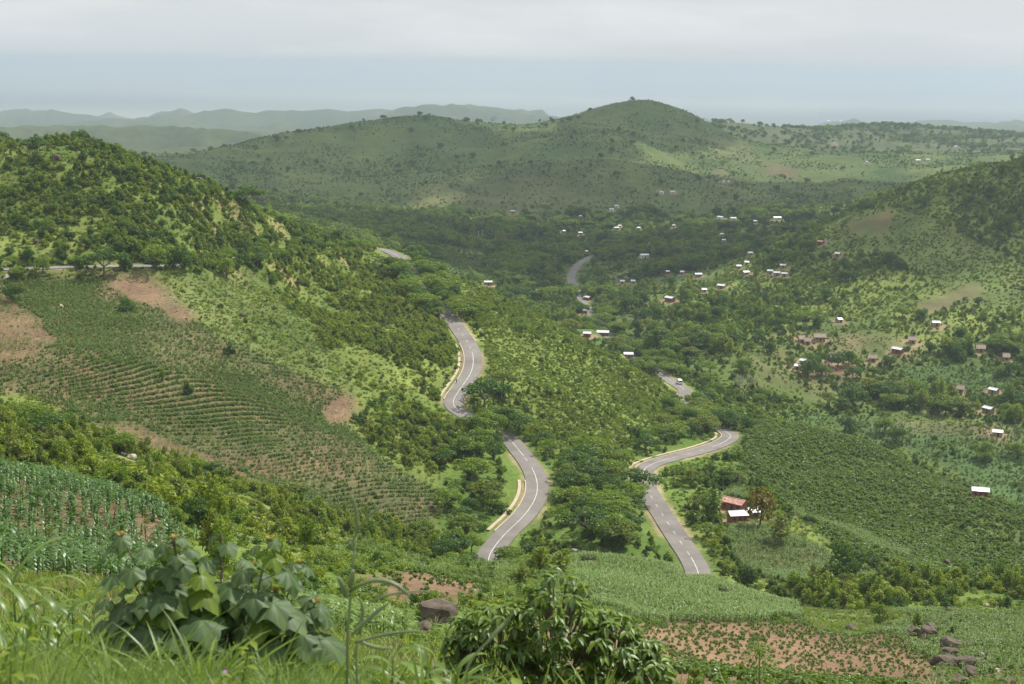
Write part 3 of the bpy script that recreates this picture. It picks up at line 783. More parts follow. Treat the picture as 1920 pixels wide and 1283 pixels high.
for mat in ('olive', 'mid', 'yel'):                  # tall, thin-leaved
    bl = [(rs.normal() * 0.07, rs.normal() * 0.07, z, 0.13 * q, 0.13 * q, 0.13) for z, q in zip(np.linspace(0.30, 0.92, 8), (1.0, 1.3, 1.5, 1.5, 1.4, 1.2, 0.9, 0.6))]
    reg('slender_tree', trunk_mesh('trunk', 0.7, 0.020, [(b[0], b[1], b[2]) for b in bl], M['pale_bark']), crown_mesh('crown', [clumps(bl, 700, 0.034, 0.2, 0.3)], M[mat]))
for kind, mats in (('green_shrub', ('mid', 'mid', 'dark')), ('dark_shrub', ('dark', 'dark', 'mid')), ('yellow_shrub', ('yel', 'yel', 'olive'))):
    for mat in mats + mats:
        bl = ring_blobs(int(rs.integers(3, 9)), rs.uniform(0.24, 0.56), 0.18, rs.uniform(0.5, 0.72), 0.12, 0.30, 1.0) + [(rs.normal() * 0.1, rs.normal() * 0.1, 0.66, 0.2, 0.2, 0.28)]
        reg(kind, trunk_mesh('stem', 0.25, 0.030, limbs_of(bl), M['bark']), crown_mesh('foliage', [clumps(bl, 620, 0.060, 0.45, 0.35)], M[mat]))
bl = ring_blobs(8, 0.40, 0.40, 0.80, 0.16, 0.26, 0.8) + [(0, 0, 0.80, 0.24, 0.24, 0.18)]
reg('flowering_tree', trunk_mesh('trunk', 0.42, 0.03, limbs_of(bl), M['bark']), crown_mesh('crown', [clumps(bl, 620, 0.05, 0.5)], M['flower']))
def blade(mb, base, az, length, width, rise, droop, n=4, mi=0, tint=None, fold=0.25):
    """an arching strap leaf, creased along its middle"""
    ca2, sa2 = math.cos(az), math.sin(az)
    v, f = [], []
    x = z = 0.0
    ang = rise
    for k in range(n + 1):
        s = k / n
        wv = width * (0.55 + 1.2 * s) * (1 - s) ** 0.7 if s < 1 else 0.002 * width
        wv = max(wv, width * 0.03)
        c = (base[0] + x * ca2, base[1] + x * sa2, base[2] + z)
        v += [(c[0] - sa2 * wv, c[1] + ca2 * wv, c[2] + wv * fold), (c[0], c[1], c[2]), (c[0] + sa2 * wv, c[1] - ca2 * wv, c[2] + wv * fold)]
        x += math.cos(ang) * length / n
        z += math.sin(ang) * length / n
        ang -= droop / n
    for k in range(n):
        q = 3 * k
        f += [(q, q + 1, q + 4, q + 3), (q + 1, q + 2, q + 5, q + 4)]
    mb.add(v, f, mi, random.random() if tint is None else tint)
def maize_meshes(nl, seg, fat):
    st, lv = MB(), MB()
    st.tube([(0, 0, -0.03), (0.01, 0, 0.4), (0, 0.01, 0.78)], [0.016 * fat, 0.013 * fat, 0.006 * fat], 5)
    a0 = random.random() * 6
    for k in range(nl):
        z = 0.10 + 0.66 * k / (nl - 1)
        blade(lv, (0, 0, z), a0 + math.pi * (k % 2) + random.uniform(-0.5, 0.5), random.uniform(0.42, 0.62) * (1.05 - 0.35 * abs(k / nl - 0.4)), 0.036 * fat, random.uniform(0.75, 1.15), random.uniform(1.5, 2.4), seg)
    return st.mesh('stalk', [M['maize']]), lv.mesh('foliage', [M['maize']])
for k in range(4):
    reg('maize', *maize_meshes(8, 4, 1.35))
for k in range(3):
    a_, b_ = maize_meshes(9, 5, 1.9)
    for q_ in (a_, b_): q_.materials[0] = M['maize_dark']
    reg('tall_maize', a_, b_)
for mat in ('crop', 'crop', 'mid', 'maize'):              # leafy bush crop
    bl = ring_blobs(4, 0.30, 0.35, 0.75, 0.16, 0.26, 0.9) + [(0, 0, 0.72, 0.24, 0.24, 0.22)]
    reg('crop', trunk_mesh('stem', 0.5, 0.025, [], M['bark']), crown_mesh('foliage', [clumps(bl, 90, 0.14, 0.8, 0.4)], M[mat]))
for mat in ('mid', 'grass', 'yel', 'dark'):               # low herbs
    bl = [(rs.normal() * 0.35, rs.normal() * 0.35, 0.28 + 0.2 * rs.random(), 0.42, 0.42, 0.34) for _ in range(4)]
    reg('herb', None, crown_mesh('foliage', [clumps(bl, 130, 0.115, 0.7, 0.2)], M[mat]))
for mat in ('grass', 'grass', 'yel', 'straw'):            # grass tussocks
    mb = MB()
    for k in range(26):
        a = random.random() * 6.28
        blade(mb, (math.cos(a) * 0.12 * random.random(), math.sin(a) * 0.12 * random.random(), 0), a + random.uniform(-0.5, 0.5), random.uniform(0.6, 1.15), 0.028, random.uniform(0.9, 1.5), random.uniform(0.3, 1.3), 3)
    reg('tussock', None, mb.mesh('blades', [M[mat]]))
def rock_mesh(name, seed, mat, sub=3, sq=(1, 0.8, 0.62), rough=0.5):
    import bmesh
    bm = bmesh.new()
    bmesh.ops.create_icosphere(bm, subdivisions=sub, radius=0.5)
    g = np.random.default_rng(seed)
    cuts = [(unit(g.normal(size=3)), 0.24 + 0.20 * g.random()) for _ in range(9)]
    for v in bm.verts:
        p = np.array(v.co)
        for nr, dd in cuts:
            ov = p @ nr - dd
            if ov > 0: p = p - nr * ov * 0.95
        nz = fbm(np.array([p[0] * 3.1 + seed * 7.7 + p[2] * 2.3]), np.array([p[1] * 3.3 + p[2] * 2.9 + seed]), 4, seed)[0] - 0.5
        p = p * (1 + rough * nz)
        v.co = (p[0] * sq[0], p[1] * sq[1], p[2] * sq[2])
    me = bpy.data.meshes.new(name)
    bm.to_mesh(me)
    bm.free()
    me.materials.append(M[mat])
    return me
ROCKS = [rock_mesh('boulder', k + 1, 'rock') for k in range(5)]
PALE_ROCKS = [rock_mesh('boulder', k + 21, 'pale_rock') for k in range(2)]
SHAPES['stone'] = [(None, None, rock_mesh('stone', 41, 'pale_rock', 1)), (None, None, rock_mesh('stone', 42, 'rock', 1)), (None, None, rock_mesh('stone', 43, 'pale_rock', 1))]

# ------------------------------------------------------------------ stuff: instanced masses
def scatter(name, label, cat, pts, hs, shapes, wid=(0.85, 1.25), tilt=0.06):
    if len(pts) == 0: return None
    me = bpy.data.meshes.new(name)
    n = len(pts)
    me.vertices.add(n)
    me.vertices.foreach_set('co', np.asarray(pts, np.float32).ravel())
    rot = np.column_stack([RNG.normal(size=n) * tilt, RNG.normal(size=n) * tilt, RNG.random(n) * 6.283]).astype(np.float32)
    wx = hs * RNG.uniform(wid[0], wid[1], n)
    sc = np.column_stack([wx, wx * RNG.uniform(0.88, 1.12, n), hs]).astype(np.float32)
    for an, ty, val, key in (('rot', 'FLOAT_VECTOR', rot, 'vector'), ('scl', 'FLOAT_VECTOR', sc, 'vector'), ('pick', 'INT', RNG.integers(0, len(shapes), n).astype(np.int32), 'value')):
        at_ = me.attributes.new(an, ty, 'POINT')
        at_.data.foreach_set(key, val.ravel())
    ng = bpy.data.node_groups.new(name, 'GeometryNodeTree')
    ng.interface.new_socket('Geometry', in_out='INPUT', socket_type='NodeSocketGeometry')
    ng.interface.new_socket('Geometry', in_out='OUTPUT', socket_type='NodeSocketGeometry')
    gi, go = ng.nodes.new('NodeGroupInput'), ng.nodes.new('NodeGroupOutput')
    iop, jn, er = ng.nodes.new('GeometryNodeInstanceOnPoints'), ng.nodes.new('GeometryNodeJoinGeometry'), ng.nodes.new('FunctionNodeEulerToRotation')
    for sm in shapes:
        oi = ng.nodes.new('GeometryNodeObjectInfo')
        po = PROTO.get(sm.name)
        if po is None:
            po = PROTO[sm.name] = bpy.data.objects.new(sm.name, sm)      # shape library, never linked into the scene
        oi.inputs['Object'].default_value = po
        oi.inputs['As Instance'].default_value = True
        ng.links.new(oi.outputs['Geometry'], jn.inputs[0])
    def named(an, ty):
        q = ng.nodes.new('GeometryNodeInputNamedAttribute')
        q.data_type = ty
        q.inputs['Name'].default_value = an
        return q.outputs['Attribute']
    ng.links.new(gi.outputs[0], iop.inputs['Points'])
    ng.links.new(jn.outputs[0], iop.inputs['Instance'])
    iop.inputs['Pick Instance'].default_value = True
    ng.links.new(named('pick', 'INT'), iop.inputs['Instance Index'])
    ng.links.new(named('rot', 'FLOAT_VECTOR'), er.inputs[0])
    ng.links.new(er.outputs[0], iop.inputs['Rotation'])
    ng.links.new(named('scl', 'FLOAT_VECTOR'), iop.inputs['Scale'])
    ng.links.new(iop.outputs[0], go.inputs[0])
    o = obj(name, me)
    md = o.modifiers.new('scatter', 'NODES')
    md.node_group = ng
    return tag(o, label, cat, kind='stuff')
PROTO = {}

# ================================================================== what must stay in view: visible road, houses, vehicle, person
CLEAR = np.zeros((642, 960))            # half-resolution picture grid holding the distance of what shows there
def keep_clear(px, py, r, hw=1):
    i, j = int(py / 2), int(px / 2)
    CLEAR[max(0, i - hw):i + hw + 1, max(0, j - hw):j + hw + 1] = np.maximum(CLEAR[max(0, i - hw):i + hw + 1, max(0, j - hw):j + hw + 1], r)
for k in range(len(rl)):
    if rl[k, 3] > 0.85:
        for o_ in np.linspace(-RW * 0.9, RW * 0.9, 13):
            q = rl[k, :2] + nrm[k] * o_
            a, b = project(q[0], q[1], rl[k, 2])
            if 0 <= a < PW and 0 <= b < PH: keep_clear(a, b, math.hypot(q[0], q[1]))
for px_, py_, w2, h2, r_ in ((1262, 720, 7, 7, 596), (866, 710, 4, 9, 426)):
    for a in np.arange(px_ - w2, px_ + w2 + 1, 1.5):
        for b in np.arange(py_ - h2, py_ + h2 + 1, 1.5): keep_clear(a, b, r_, 0)
# px, py of the roof in the photograph, roof width in pixels, roof, wall, label
HOUSES = [
    (1382, 966, 42, 'tin', 'brick', 'white tin-roofed brick house beside the road, nearest of all the houses'),
    (1411, 960, 22, 'tin', 'brick', 'small tin-roofed brick shed right behind the nearest white-roofed house'),
    (1376, 943, 56, 'rust', 'brick', 'long brick house with a rusty red roof behind the nearest white roof'),
    (1837, 923, 28, 'tin', 'brick', 'white-roofed brick house by trees below the right end of the crop ridge'),
    (915, 530, 18, 'tin', 'mud', 'white-roofed hut showing just above the slope right of the upper road'),
    (1130, 624, 28, 'tin', 'brick', 'white-roofed house with red brick gable at the brown valley field'),
    (1101, 626, 17, 'tin', 'brick', 'smaller white-roofed house left of the red-gabled one'),
    (1178, 667, 21, 'tin', 'mud', 'pale grey-roofed house below the red-gabled house, behind the slope edge'),
    (1256, 560, 22, 'tin', 'brick', 'white-roofed house at the top of a tan track among light trees'),
    (1353, 537, 18, 'tin', 'mud', 'white-roofed house with bright orange-tan walls on the wooded slope'),
    (1320, 544, 10, 'tin', 'mud', 'little white roof left of the house with orange-tan walls'),
    (1102, 559, 15, 'tin', 'brick', 'white-roofed house in trees below the far stretch of road'),
    (1095, 583, 9, 'tin', 'brick', 'tiny white roof between the far road and the valley field'),
    (1099, 472, 7, 'tin', 'mud', 'tiny bright roof just above the far end of the road'),
    (1208, 479, 20, 'tin', 'whitewall', 'long low white roof amid dark trees right of the far road'),
    (1167, 528, 9, 'tin', 'mud', 'left one of two small white roofs in the dark valley trees'),
    (1187, 528, 9, 'tin', 'mud', 'right one of two small white roofs in the dark valley trees'),
    (1309, 515, 15, 'tin', 'mud', 'long white roof left of the hillside roof cluster'),
    (1280, 511, 6, 'tin', 'mud', 'speck of white roof between the long roof and the far road'),
    (1251, 510, 7, 'tin', 'brick', 'tiny brownish-white roof in light trees above the tan track house'),
    (1398, 511, 14, 'tin', 'mud', 'white roof on the wooded slope, left of the roof cluster'),
    (1385, 500, 10, 'tin', 'mud', 'small white roof just above and left of its wider neighbour'),
    (1400, 493, 8, 'tin', 'mud', 'topmost of the three small roofs stacked on the slope'),
    (1406, 475, 10, 'tin', 'mud', 'white roof alone above the three stacked roofs'),
    (1444, 509, 12, 'tin', 'mud', 'leftmost white roof of the hillside cluster'),
    (1456, 513, 14, 'tin', 'mud', 'middle white roof of the hillside cluster'),
    (1471, 514, 12, 'tin', 'mud', 'rightmost white roof of the hillside cluster'),
    (1468, 498, 12, 'tin', 'mud', 'white roof directly above the hillside cluster'),
    (1539, 454, 13, 'rust', 'brick', 'reddish-roofed brick house below the tan scar on the right hill'),
    (1571, 477, 11, 'tin', 'mud', 'white roof below and right of the reddish-roofed brick house'),
    (1754, 606, 16, 'tin', 'mud', 'bright white roof alone below the terraced field on the right hill'),
    (1573, 600, 9, 'tin', 'mud', 'small white roof half hidden in the trees above the thatched longhouse'),
    (1536, 633, 25, 'thatch', 'mud', 'thatched longhouse above the ploughed plot'),
    (1502, 636, 7, 'thatch', 'mud', 'tiny thatched hut at the left of the thatched longhouse'),
    (1515, 640, 12, 'thatch', 'mud', 'low thatched hut in front of the thatched longhouse'),
    (1683, 656, 24, 'tin', 'brick', 'wide white roof on the right side of the ploughed village'),
    (1565, 671, 28, 'thatch', 'mud', 'thatched house behind two round trees at the ploughed plot'),
    (1507, 677, 15, 'tin', 'mud', 'white roof left of the ploughed plot, upper of two'),
    (1495, 687, 10, 'tin', 'mud', 'white roof left of the ploughed plot, lower of two'),
    (1636, 672, 16, 'thatch', 'mud', 'tan mud house with a worn thatch right of the ploughed plot'),
    (1710, 638, 15, 'thatch', 'mud', 'grey-brown thatched hut right of the wide white village roof'),
    (1838, 654, 16, 'thatch', 'mud', 'brown thatched hut near the right edge, above the green field'),
    (1886, 670, 11, 'thatch', 'mud', 'small brown hut closest to the right edge above the green field'),
    (1863, 732, 20, 'tin', 'mud', 'white roof in the trees at the right, uppermost of three'),
    (1853, 767, 22, 'tin', 'mud', 'white roof in the trees at the right, middle of three'),
    (1870, 811, 21, 'tin', 'mud', 'white roof in the trees at the right, lowest of three'),
    (1801, 730, 12, 'thatch', 'mud', 'small thatched hut left of the uppermost right-hand white roof'),
    (1357, 451, 7, 'tin', 'mud', 'tiny tilted white roof left of the foot of the right hill'),
    (1353, 440, 5, 'tin', 'mud', 'dot of white roof just above the tiny tilted one'),
    (1156, 428, 11, 'tin', 'mud', 'white roof at the front edge of the light valley trees'),
    (1162, 424, 6, 'tin', 'mud', 'little roof just behind the one at the light trees'),
    (1197, 428, 7, 'tin', 'mud', 'small white roof right of the pair at the light trees'),
    (1264, 423, 6, 'tin', 'mud', 'small roof in the pale trees right of centre in the valley'),
    (1088, 437, 9, 'tin', 'mud', 'white roof among the trees above the far road'),
    (1057, 434, 5, 'tin', 'mud', 'dot of white roof left of the one above the far road'),
    (1089, 406, 7, 'tin', 'mud', 'small white roof at the foot of the big hill, left of the stepped pair'),
    (1157, 387, 10, 'tin', 'whitewall', 'upper of the stepped pair of white roofs at the foot of the big hill'),
    (1147, 393, 9, 'tin', 'whitewall', 'lower of the stepped pair of white roofs at the foot of the big hill'),
    (962, 397, 10, 'tin', 'mud', 'white roof at the left foot of the big hill below the pale field'),
    (1351, 408, 14, 'tin', 'whitewall', 'wide white roof in the middle of the far valley'),
    (1375, 410, 12, 'tin', 'whitewall', 'low flat roof right of the wide white one in the far valley'),
    (1457, 409, 18, 'tin', 'whitewall', 'long thin white roof behind the shoulder of the right hill'),
    (1416, 415, 8, 'tin', 'mud', 'small pale roof left of the long thin one'),
    (1261, 360, 10, 'tin', 'whitewall', 'right one of the two roofs on the dark lower flank of the big hill'),
    (1241, 361, 8, 'tin', 'whitewall', 'left one of the two roofs on the dark lower flank of the big hill'),
    (1357, 341, 4, 'tin', 'whitewall', 'left dot of the twin white dots right of the big hill'),
    (1366, 341, 4, 'tin', 'whitewall', 'right dot of the twin white dots right of the big hill'),
    (1721, 301, 10, 'tin', 'whitewall', 'left one of two long white sheds on the far plateau'),
    (1740, 300, 8, 'tin', 'whitewall', 'right one of two long white sheds on the far plateau'),
    (1626, 304, 6, 'tin', 'whitewall', 'small white house on the far plateau left of the long sheds'),
    (1564, 269, 5, 'tin', 'whitewall', 'tiny white house near the far plateau edge'),
    (1792, 275, 5, 'tin', 'whitewall', 'tiny white house behind the long sheds on the far plateau'),
]
def house(px, py, wpx, roof, wall, label):
    g = ground_at(px, py + wpx * 0.22, 200)
    r = math.hypot(g[0], g[1])
    w_ = max(2.4, wpx * 0.78 / FPX * r)
    d_ = min(max(3.0, w_ * 0.6), 8.0)
    h_ = 2.3 if w_ > 4 else 1.9
    g = ground_at(px, py + (h_ * 0.75) / r * FPX, 200)
    r = math.hypot(g[0], g[1])
    rot = -math.atan2(g[0], g[1]) + random.choice((0, 0, 0.5, -0.6, 0.25)) + random.uniform(-0.2, 0.2)
    zs = [float(height(np.array([g[0] + a * w_ / 2]), np.array([g[1] + b * d_ / 2]))[0]) for a in (-1, 1) for b in (-1, 1)]
    z0 = 0.5 * (max(zs) + min(zs))
    root = tag(obj('house', None, None, (g[0], g[1], z0), (0, 0, rot)), label, 'house', 'tin and thatch roofed village houses')
    dp = max(zs) - min(zs) + 0.6
    rise = d_ * (0.20 if roof != 'thatch' else 0.42)
    mb = MB()
    x, y = w_ / 2, d_ / 2
    v = [(-x, -y, -dp), (x, -y, -dp), (x, y, -dp), (-x, y, -dp), (-x, -y, h_), (x, -y, h_), (x, y, h_), (-x, y, h_), (-x, 0, h_ + rise), (x, 0, h_ + rise)]
    mb.add(v, [(0, 1, 5, 4), (2, 3, 7, 6), (1, 2, 6, 9, 5), (3, 0, 4, 8, 7), (4, 5, 9, 8), (6, 7, 8, 9)])
    obj('wall', mb.mesh('wall', [M[wall]]), root)
    ov, th = 0.35 if roof != 'thatch' else 0.6, 0.06 if roof != 'thatch' else 0.3
    # corrugated or thatched slopes: ribs run from ridge to eave
    nr_ = int(min(60, max(4, w_ / 0.24))) if wpx > 16 and roof != 'thatch' else 4
    V, F = [], []
    sl = rise / y
    for s in (-1, 1):
        o = len(V)
        for i in range(nr_ + 1):
            q = -x - ov + (w_ + 2 * ov) * i / nr_
            b = 0.035 if i % 2 else 0.0
            for (yy, zz) in ((0.0, h_ + rise + 0.05), (s * (y + ov), h_ - sl * ov + 0.05)):
                V += [(q, yy, zz + b + th), (q, yy, zz + b)]
        for i in range(nr_):
            k = o + i * 4
            F += [(k, k + 2, k + 6, k + 4), (k + 1, k + 5, k + 7, k + 3), (k + 2, k + 3, k + 7, k + 6)]
        k = o + nr_ * 4
        F += [(o, o + 1, o + 3, o + 2), (k, k + 2, k + 3, k + 1)]
    ro = obj('roof', mesh('roof', V, F, [M[roof]]), root)
    rd = MB()
    rd.box((0, 0, h_ + rise + 0.09 + th), (w_ + 2 * ov, 0.3, 0.06))
    obj('ridge_cap', rd.mesh('ridge_cap', [M[roof]]), ro)
    q = MB(); q.box((w_ * 0.05, -y - 0.02, 0.9), (0.85, 0.06, 1.8))
    obj('door', q.mesh('door', [M['dark_panel']]), root)
    if w_ > 4:
        for s in (-0.3, 0.34):
            q = MB(); q.box((w_ * s, -y - 0.02, 1.35), (0.7, 0.06, 0.7))
            obj('window', q.mesh('window', [M['dark_panel']]), root)
    # keep the parts the photograph shows free of nearer foliage
    top = project(g[0], g[1], z0 + h_ + rise)
    bot = project(g[0], g[1], z0 + h_ * 0.35)
    for a in np.arange(px - wpx * 0.5 - 1, px + wpx * 0.5 + 2, 1.5):
        for b in np.arange(top[1] - 2, bot[1] + 1, 1.5):
            keep_clear(min(max(a, 0), PW - 1), min(max(b, 0), PH - 1), r + 2, 0)
    HPOS.append((g[0], g[1], max(w_, d_) * 0.62 + 0.6))
HPOS = []
for hrow in HOUSES:
    house(*hrow)

# trodden, bare yards round the houses
yard = np.zeros(Z.shape)
for hx, hy, hr in HPOS:
    r, a = math.hypot(hx, hy), math.atan2(hx, hy)
    R_ = hr * 1.0 + 5.0
    i0, i1 = np.searchsorted(AZ, [a - R_ / r, a + R_ / r]); j0, j1 = np.searchsorted(RR, [r - R_, r + R_])
    d = np.hypot(X[i0:i1, j0:j1] - hx, Y[i0:i1, j0:j1] - hy) + (n_fine[i0:i1, j0:j1] - 0.5) * 7
    yard[i0:i1, j0:j1] = np.maximum(yard[i0:i1, j0:j1], 1 - sstep(hr, R_, d))
C = C * (1 - 0.85 * yard[..., None]) + np.array((0.31, 0.215, 0.14)) * 0.85 * yard[..., None]
ca_.data.foreach_set('color', np.concatenate([C, np.ones(Z.shape + (1,))], -1).astype(np.float32).ravel())

# ------------------------------------------------------------------ boulders (photo pixel of the foot, width in pixels)
BOULD = [
    (822, 1172, 92, 0, 0.62, 'large rounded grey-brown boulder beside the centre bush'), (800, 1186, 34, 1, 0.85, 'dark upright boulder just below the large rounded one'),
    (1102, 1049, 26, 2, 0.6, 'dark boulder on the crest of the pale maize field'), (285, 976, 20, 5, 0.8, 'pale round boulder at the edge of the near maize'),
    (1711, 1192, 30, 1, 0.8, 'leftmost dark rock of the outcrop at the lower right'), (1736, 1196, 40, 0, 0.7, 'rounded rock right of the leftmost outcrop rock'), (1748, 1182, 22, 3, 0.9, 'small rock at the top of the outcrop behind the bush'),
    (1786, 1216, 40, 3, 0.75, 'large flat-topped slab in the middle of the outcrop'), (1780, 1232, 34, 4, 0.6, 'rock below the flat-topped slab'), (1768, 1250, 44, 0, 0.7, 'big rounded rock low on the left of the outcrop'),
    (1806, 1250, 46, 2, 0.55, 'long sloping slab low on the right of the outcrop'), (1822, 1268, 30, 4, 0.7, 'rock at the foot of the long sloping slab'), (1798, 1284, 38, 1, 0.6, 'bottommost rock of the outcrop'),
    (1837, 1230, 16, 5, 0.6, 'small pale-topped rock right of the outcrop'), (1818, 1212, 14, 2, 0.8, 'thin dark rock standing right of the flat-topped slab'), (1868, 1260, 14, 6, 0.6, 'small stone in the crop right of the outcrop'), (1890, 1282, 26, 3, 0.6, 'rock at the bottom right corner of the field'),
    (1600, 1182, 24, 2, 0.5, 'low flat rock on the grass left of the outcrop'), (1560, 1160, 12, 1, 0.6, 'small dark rock at the tip of the pale maize'), (1780, 1146, 16, 1, 0.8, 'dark rock on the crest above the outcrop'), (1850, 1137, 14, 5, 0.5, 'pale flat stone on the crest at the right'),
    (1355, 1108, 14, 0, 0.8, 'boulder under the trees right of the pale maize crest'), (1775, 1057, 16, 4, 0.7, 'dark boulder on the lower crop ridge'), (245, 862, 20, 6, 0.7, 'pale boulder in the gully below the big maize field'), (232, 855, 16, 1, 0.7, 'dark boulder touching the pale gully boulder'),
    (12, 523, 14, 5, 0.7, 'pale stone at the left edge below the upper road'), (115, 576, 10, 6, 0.7, 'pale stone in the upper left of the maize field'), (68, 455, 14, 2, 0.7, 'dark rock low on the scrubby hill'), (375, 342, 14, 0, 0.8, 'dark rock near the right shoulder of the scrubby hill'), (105, 298, 16, 3, 0.7, 'dark rock below the crest of the scrubby hill'),
    (455, 592, 14, 2, 0.6, 'grey stone on the bright grass slope'), (1076, 1036, 14, 6, 0.8, 'pale pinkish stone left of the crest boulder'), (685, 1218, 18, 1, 0.5, 'half-hidden brown rock left of the upright boulder'),
]
RPOS = []
for (px, py, wpx, k, hr, label) in BOULD:
    g = ground_at(px, py, 30)
    r = math.hypot(g[0], g[1])
    w_ = wpx * 1.25 / FPX * r
    me = ROCKS[k] if k < 5 else PALE_ROCKS[k - 5]
    sz = w_ * hr / 0.62
    tag(obj('boulder', me, None, (g[0], g[1], g[2] + sz * 0.13), (0, 0, random.random() * 6.28), (w_, w_, sz)), label, 'boulder', 'boulders and outcrop rocks')
    RPOS.append((g[0], g[1], w_ * 0.42))
    for a in np.arange(px - wpx * 0.42, px + wpx * 0.42, 1.5):
        for b in np.arange(py - wpx * hr * 0.75, py - wpx * hr * 0.12, 1.5):
            if 0 <= a < PW and 0 <= b < PH and r > 40: keep_clear(a, b, r - w_ * 0.2, 0)
def in_clear_rocks(x, y):
    ok = np.ones(len(x), bool)
    for hx, hy, hr in RPOS: ok &= np.hypot(x - hx, y - hy) > hr
    return ok

# ================================================================== vegetation: what grows where (kind, plants per m2, height range)
DENS = {
    'left_hill': [('green_shrub', .095, 1.6, 4.0), ('dark_shrub', .026, 1.8, 4.2), ('yellow_shrub', .130, 1.1, 3.0), ('herb', .26, .6, 1.3), ('tussock', .10, .9, 1.6), ('round_tree', .0012, 4, 6)],
    'left_field': [('maize', 3.6, .75, 1.3), ('crop', 1.4, .5, .95), ('herb', .05, .4, .9), ('stone', .006, .3, .8), ('green_shrub', .0012, 1, 2.2)],
    'thin_field': [('maize', 2.6, .5, 1.1), ('herb', .05, .4, .8), ('stone', .02, .25, .8), ('dark_shrub', .002, 1, 2)],
    'bare_soil': [('herb', .03, .3, .7), ('stone', .09, .25, 1.0), ('maize', .9, .4, .8)],
    'bright_grass': [('tussock', .5, .5, 1.1), ('herb', .40, .4, .9), ('green_shrub', .012, .8, 2.0), ('yellow_shrub', .02, .6, 1.5), ('stone', .006, .3, .9)],
    'mid_scrub': [('yellow_shrub', .21, 1.0, 3.2), ('green_shrub', .065, 1.2, 3.4), ('dark_shrub', .006, 1.6, 3.4), ('herb', .28, .5, 1.2), ('tussock', .12, .8, 1.4)],
    'road_spur': [('green_shrub', .045, .8, 2.0), ('yellow_shrub', .260, .6, 1.5), ('herb', .75, .5, 1.0), ('dark_shrub', .006, 1.2, 2.6), ('spreading_tree', .0005, 4, 5.5)],
    'tree_mass': [('spreading_tree', .026, 5, 7.2), ('round_tree', .014, 4.5, 7), ('green_shrub', .05, 1.5, 3)],
    'ravine': [('yellow_shrub', .090, 1.4, 3.6), ('slender_tree', .016, 3, 5), ('green_shrub', .022, 1.4, 3.2), ('dark_shrub', .008, 1.5, 3), ('herb', .35, .5, 1.2), ('spreading_tree', .0022, 3.5, 5)],
    'near_maize': [('tall_maize', 1.25, 1.1, 1.7), ('herb', .12, .3, .7)],
    'herb_slope': [('herb', 1.0, .4, 1.0), ('green_shrub', .022, .9, 2.0), ('maize', .5, .8, 1.3), ('tussock', .2, .5, .9)],
    'bean_rows': [('crop', 1.3, .35, .65), ('herb', .2, .2, .4)],
    'bright_maize': [('maize', 2.6, .8, 1.3), ('herb', 1.4, .3, .6), ('tussock', .8, .4, .7)],
    'crest_maize': [('maize', 4.2, 1.1, 1.6), ('herb', .2, .4, .7)],
    'brown_field': [('crop', 1.0, .30, .58), ('herb', .12, .2, .4)],
    'right_maize': [('maize', 1.6, .7, 1.1), ('crop', .8, .5, .8), ('herb', .5, .3, .6), ('stone', .01, .2, .5)],
    'grassy': [('tussock', .9, .4, .8), ('herb', .5, .3, .6), ('maize', .3, .5, .8)],
    'yellow_strip': [('yellow_shrub', .075, 1.8, 3.6), ('slender_tree', .022, 3.5, 5.5), ('green_shrub', .03, 1.5, 3), ('herb', .3, .5, 1)],
    'spur': [('crop', 1.0, .9, 1.7), ('herb', .2, .5, 1.0), ('dark_shrub', .003, 1.5, 3), ('yellow_shrub', .012, 1.2, 2.4)],
    'spur_maize': [('maize', 3.6, 1.1, 1.6)],
    'verge_scrub': [('green_shrub', .06, 1.6, 3.4), ('spreading_tree', .009, 4, 6), ('dark_shrub', .03, 1.6, 3.2), ('herb', .3, .5, 1)],
    'scrub': [('green_shrub', .050, 1.2, 3.2), ('yellow_shrub', .030, 1.2, 2.8), ('dark_shrub', .018, 1.4, 3.2), ('herb', .32, .5, 1.1), ('tussock', .12, .6, 1.2), ('spreading_tree', .0015, 4, 6)],
    'slope': [('herb', .7, .4, .9), ('green_shrub', .020, .9, 2.2), ('tussock', .35, .4, .9), ('maize', .25, .7, 1.1)],
    'near': [('herb', 1.6, .25, .55), ('tussock', 2.6, .35, .75)],
    'right_hill': [('green_shrub', .075, 1.2, 3.0), ('dark_shrub', .020, 1.5, 3.2), ('yellow_shrub', .110, .9, 2.4), ('herb', .10, .8, 1.4), ('round_tree', .0024, 5, 8), ('slender_tree', .0016, 6, 9)],
    'hill_grass': [('yellow_shrub', .085, .8, 1.8), ('green_shrub', .03, .8, 1.8), ('herb', .12, .7, 1.2), ('dark_shrub', .002, 1.5, 3)],
    'village': [('green_shrub', .040, 1.0, 2.8), ('dark_shrub', .018, 1.5, 3.4), ('yellow_shrub', .070, .8, 2.0), ('herb', .10, .5, 1.0), ('round_tree', .0022, 4.5, 7.5), ('slender_tree', .0012, 5, 8)],
    'valley': [('round_tree', .0066, 5.5, 10), ('spreading_tree', .0045, 5.5, 9.5), ('slender_tree', .0038, 6.5, 11), ('dark_shrub', .030, 1.6, 4), ('green_shrub', .045, 1.3, 3.6), ('yellow_shrub', .045, 1.0, 2.6)],
    'valley_field': [('dark_shrub', .004, 1.2, 3), ('green_shrub', .010, .8, 2.2), ('yellow_shrub', .010, .8, 2.0), ('herb', .06, .5, 1.0), ('crop', .30, .7, 1.2), ('round_tree', .0006, 5, 8)],
    'far_hill': [('dark_shrub', .0060, 1.2, 2.8), ('green_shrub', .0190, .9, 2.2), ('round_tree', .00022, 5, 8)],
    'far_patch': [('yellow_shrub', .014, 1.2, 2.6), ('green_shrub', .007, 1.2, 2.8), ('dark_shrub', .0012, 1.5, 3)],
    'far_land': [('round_tree', .0040, 5, 9), ('dark_shrub', .0040, 2, 4)],
}
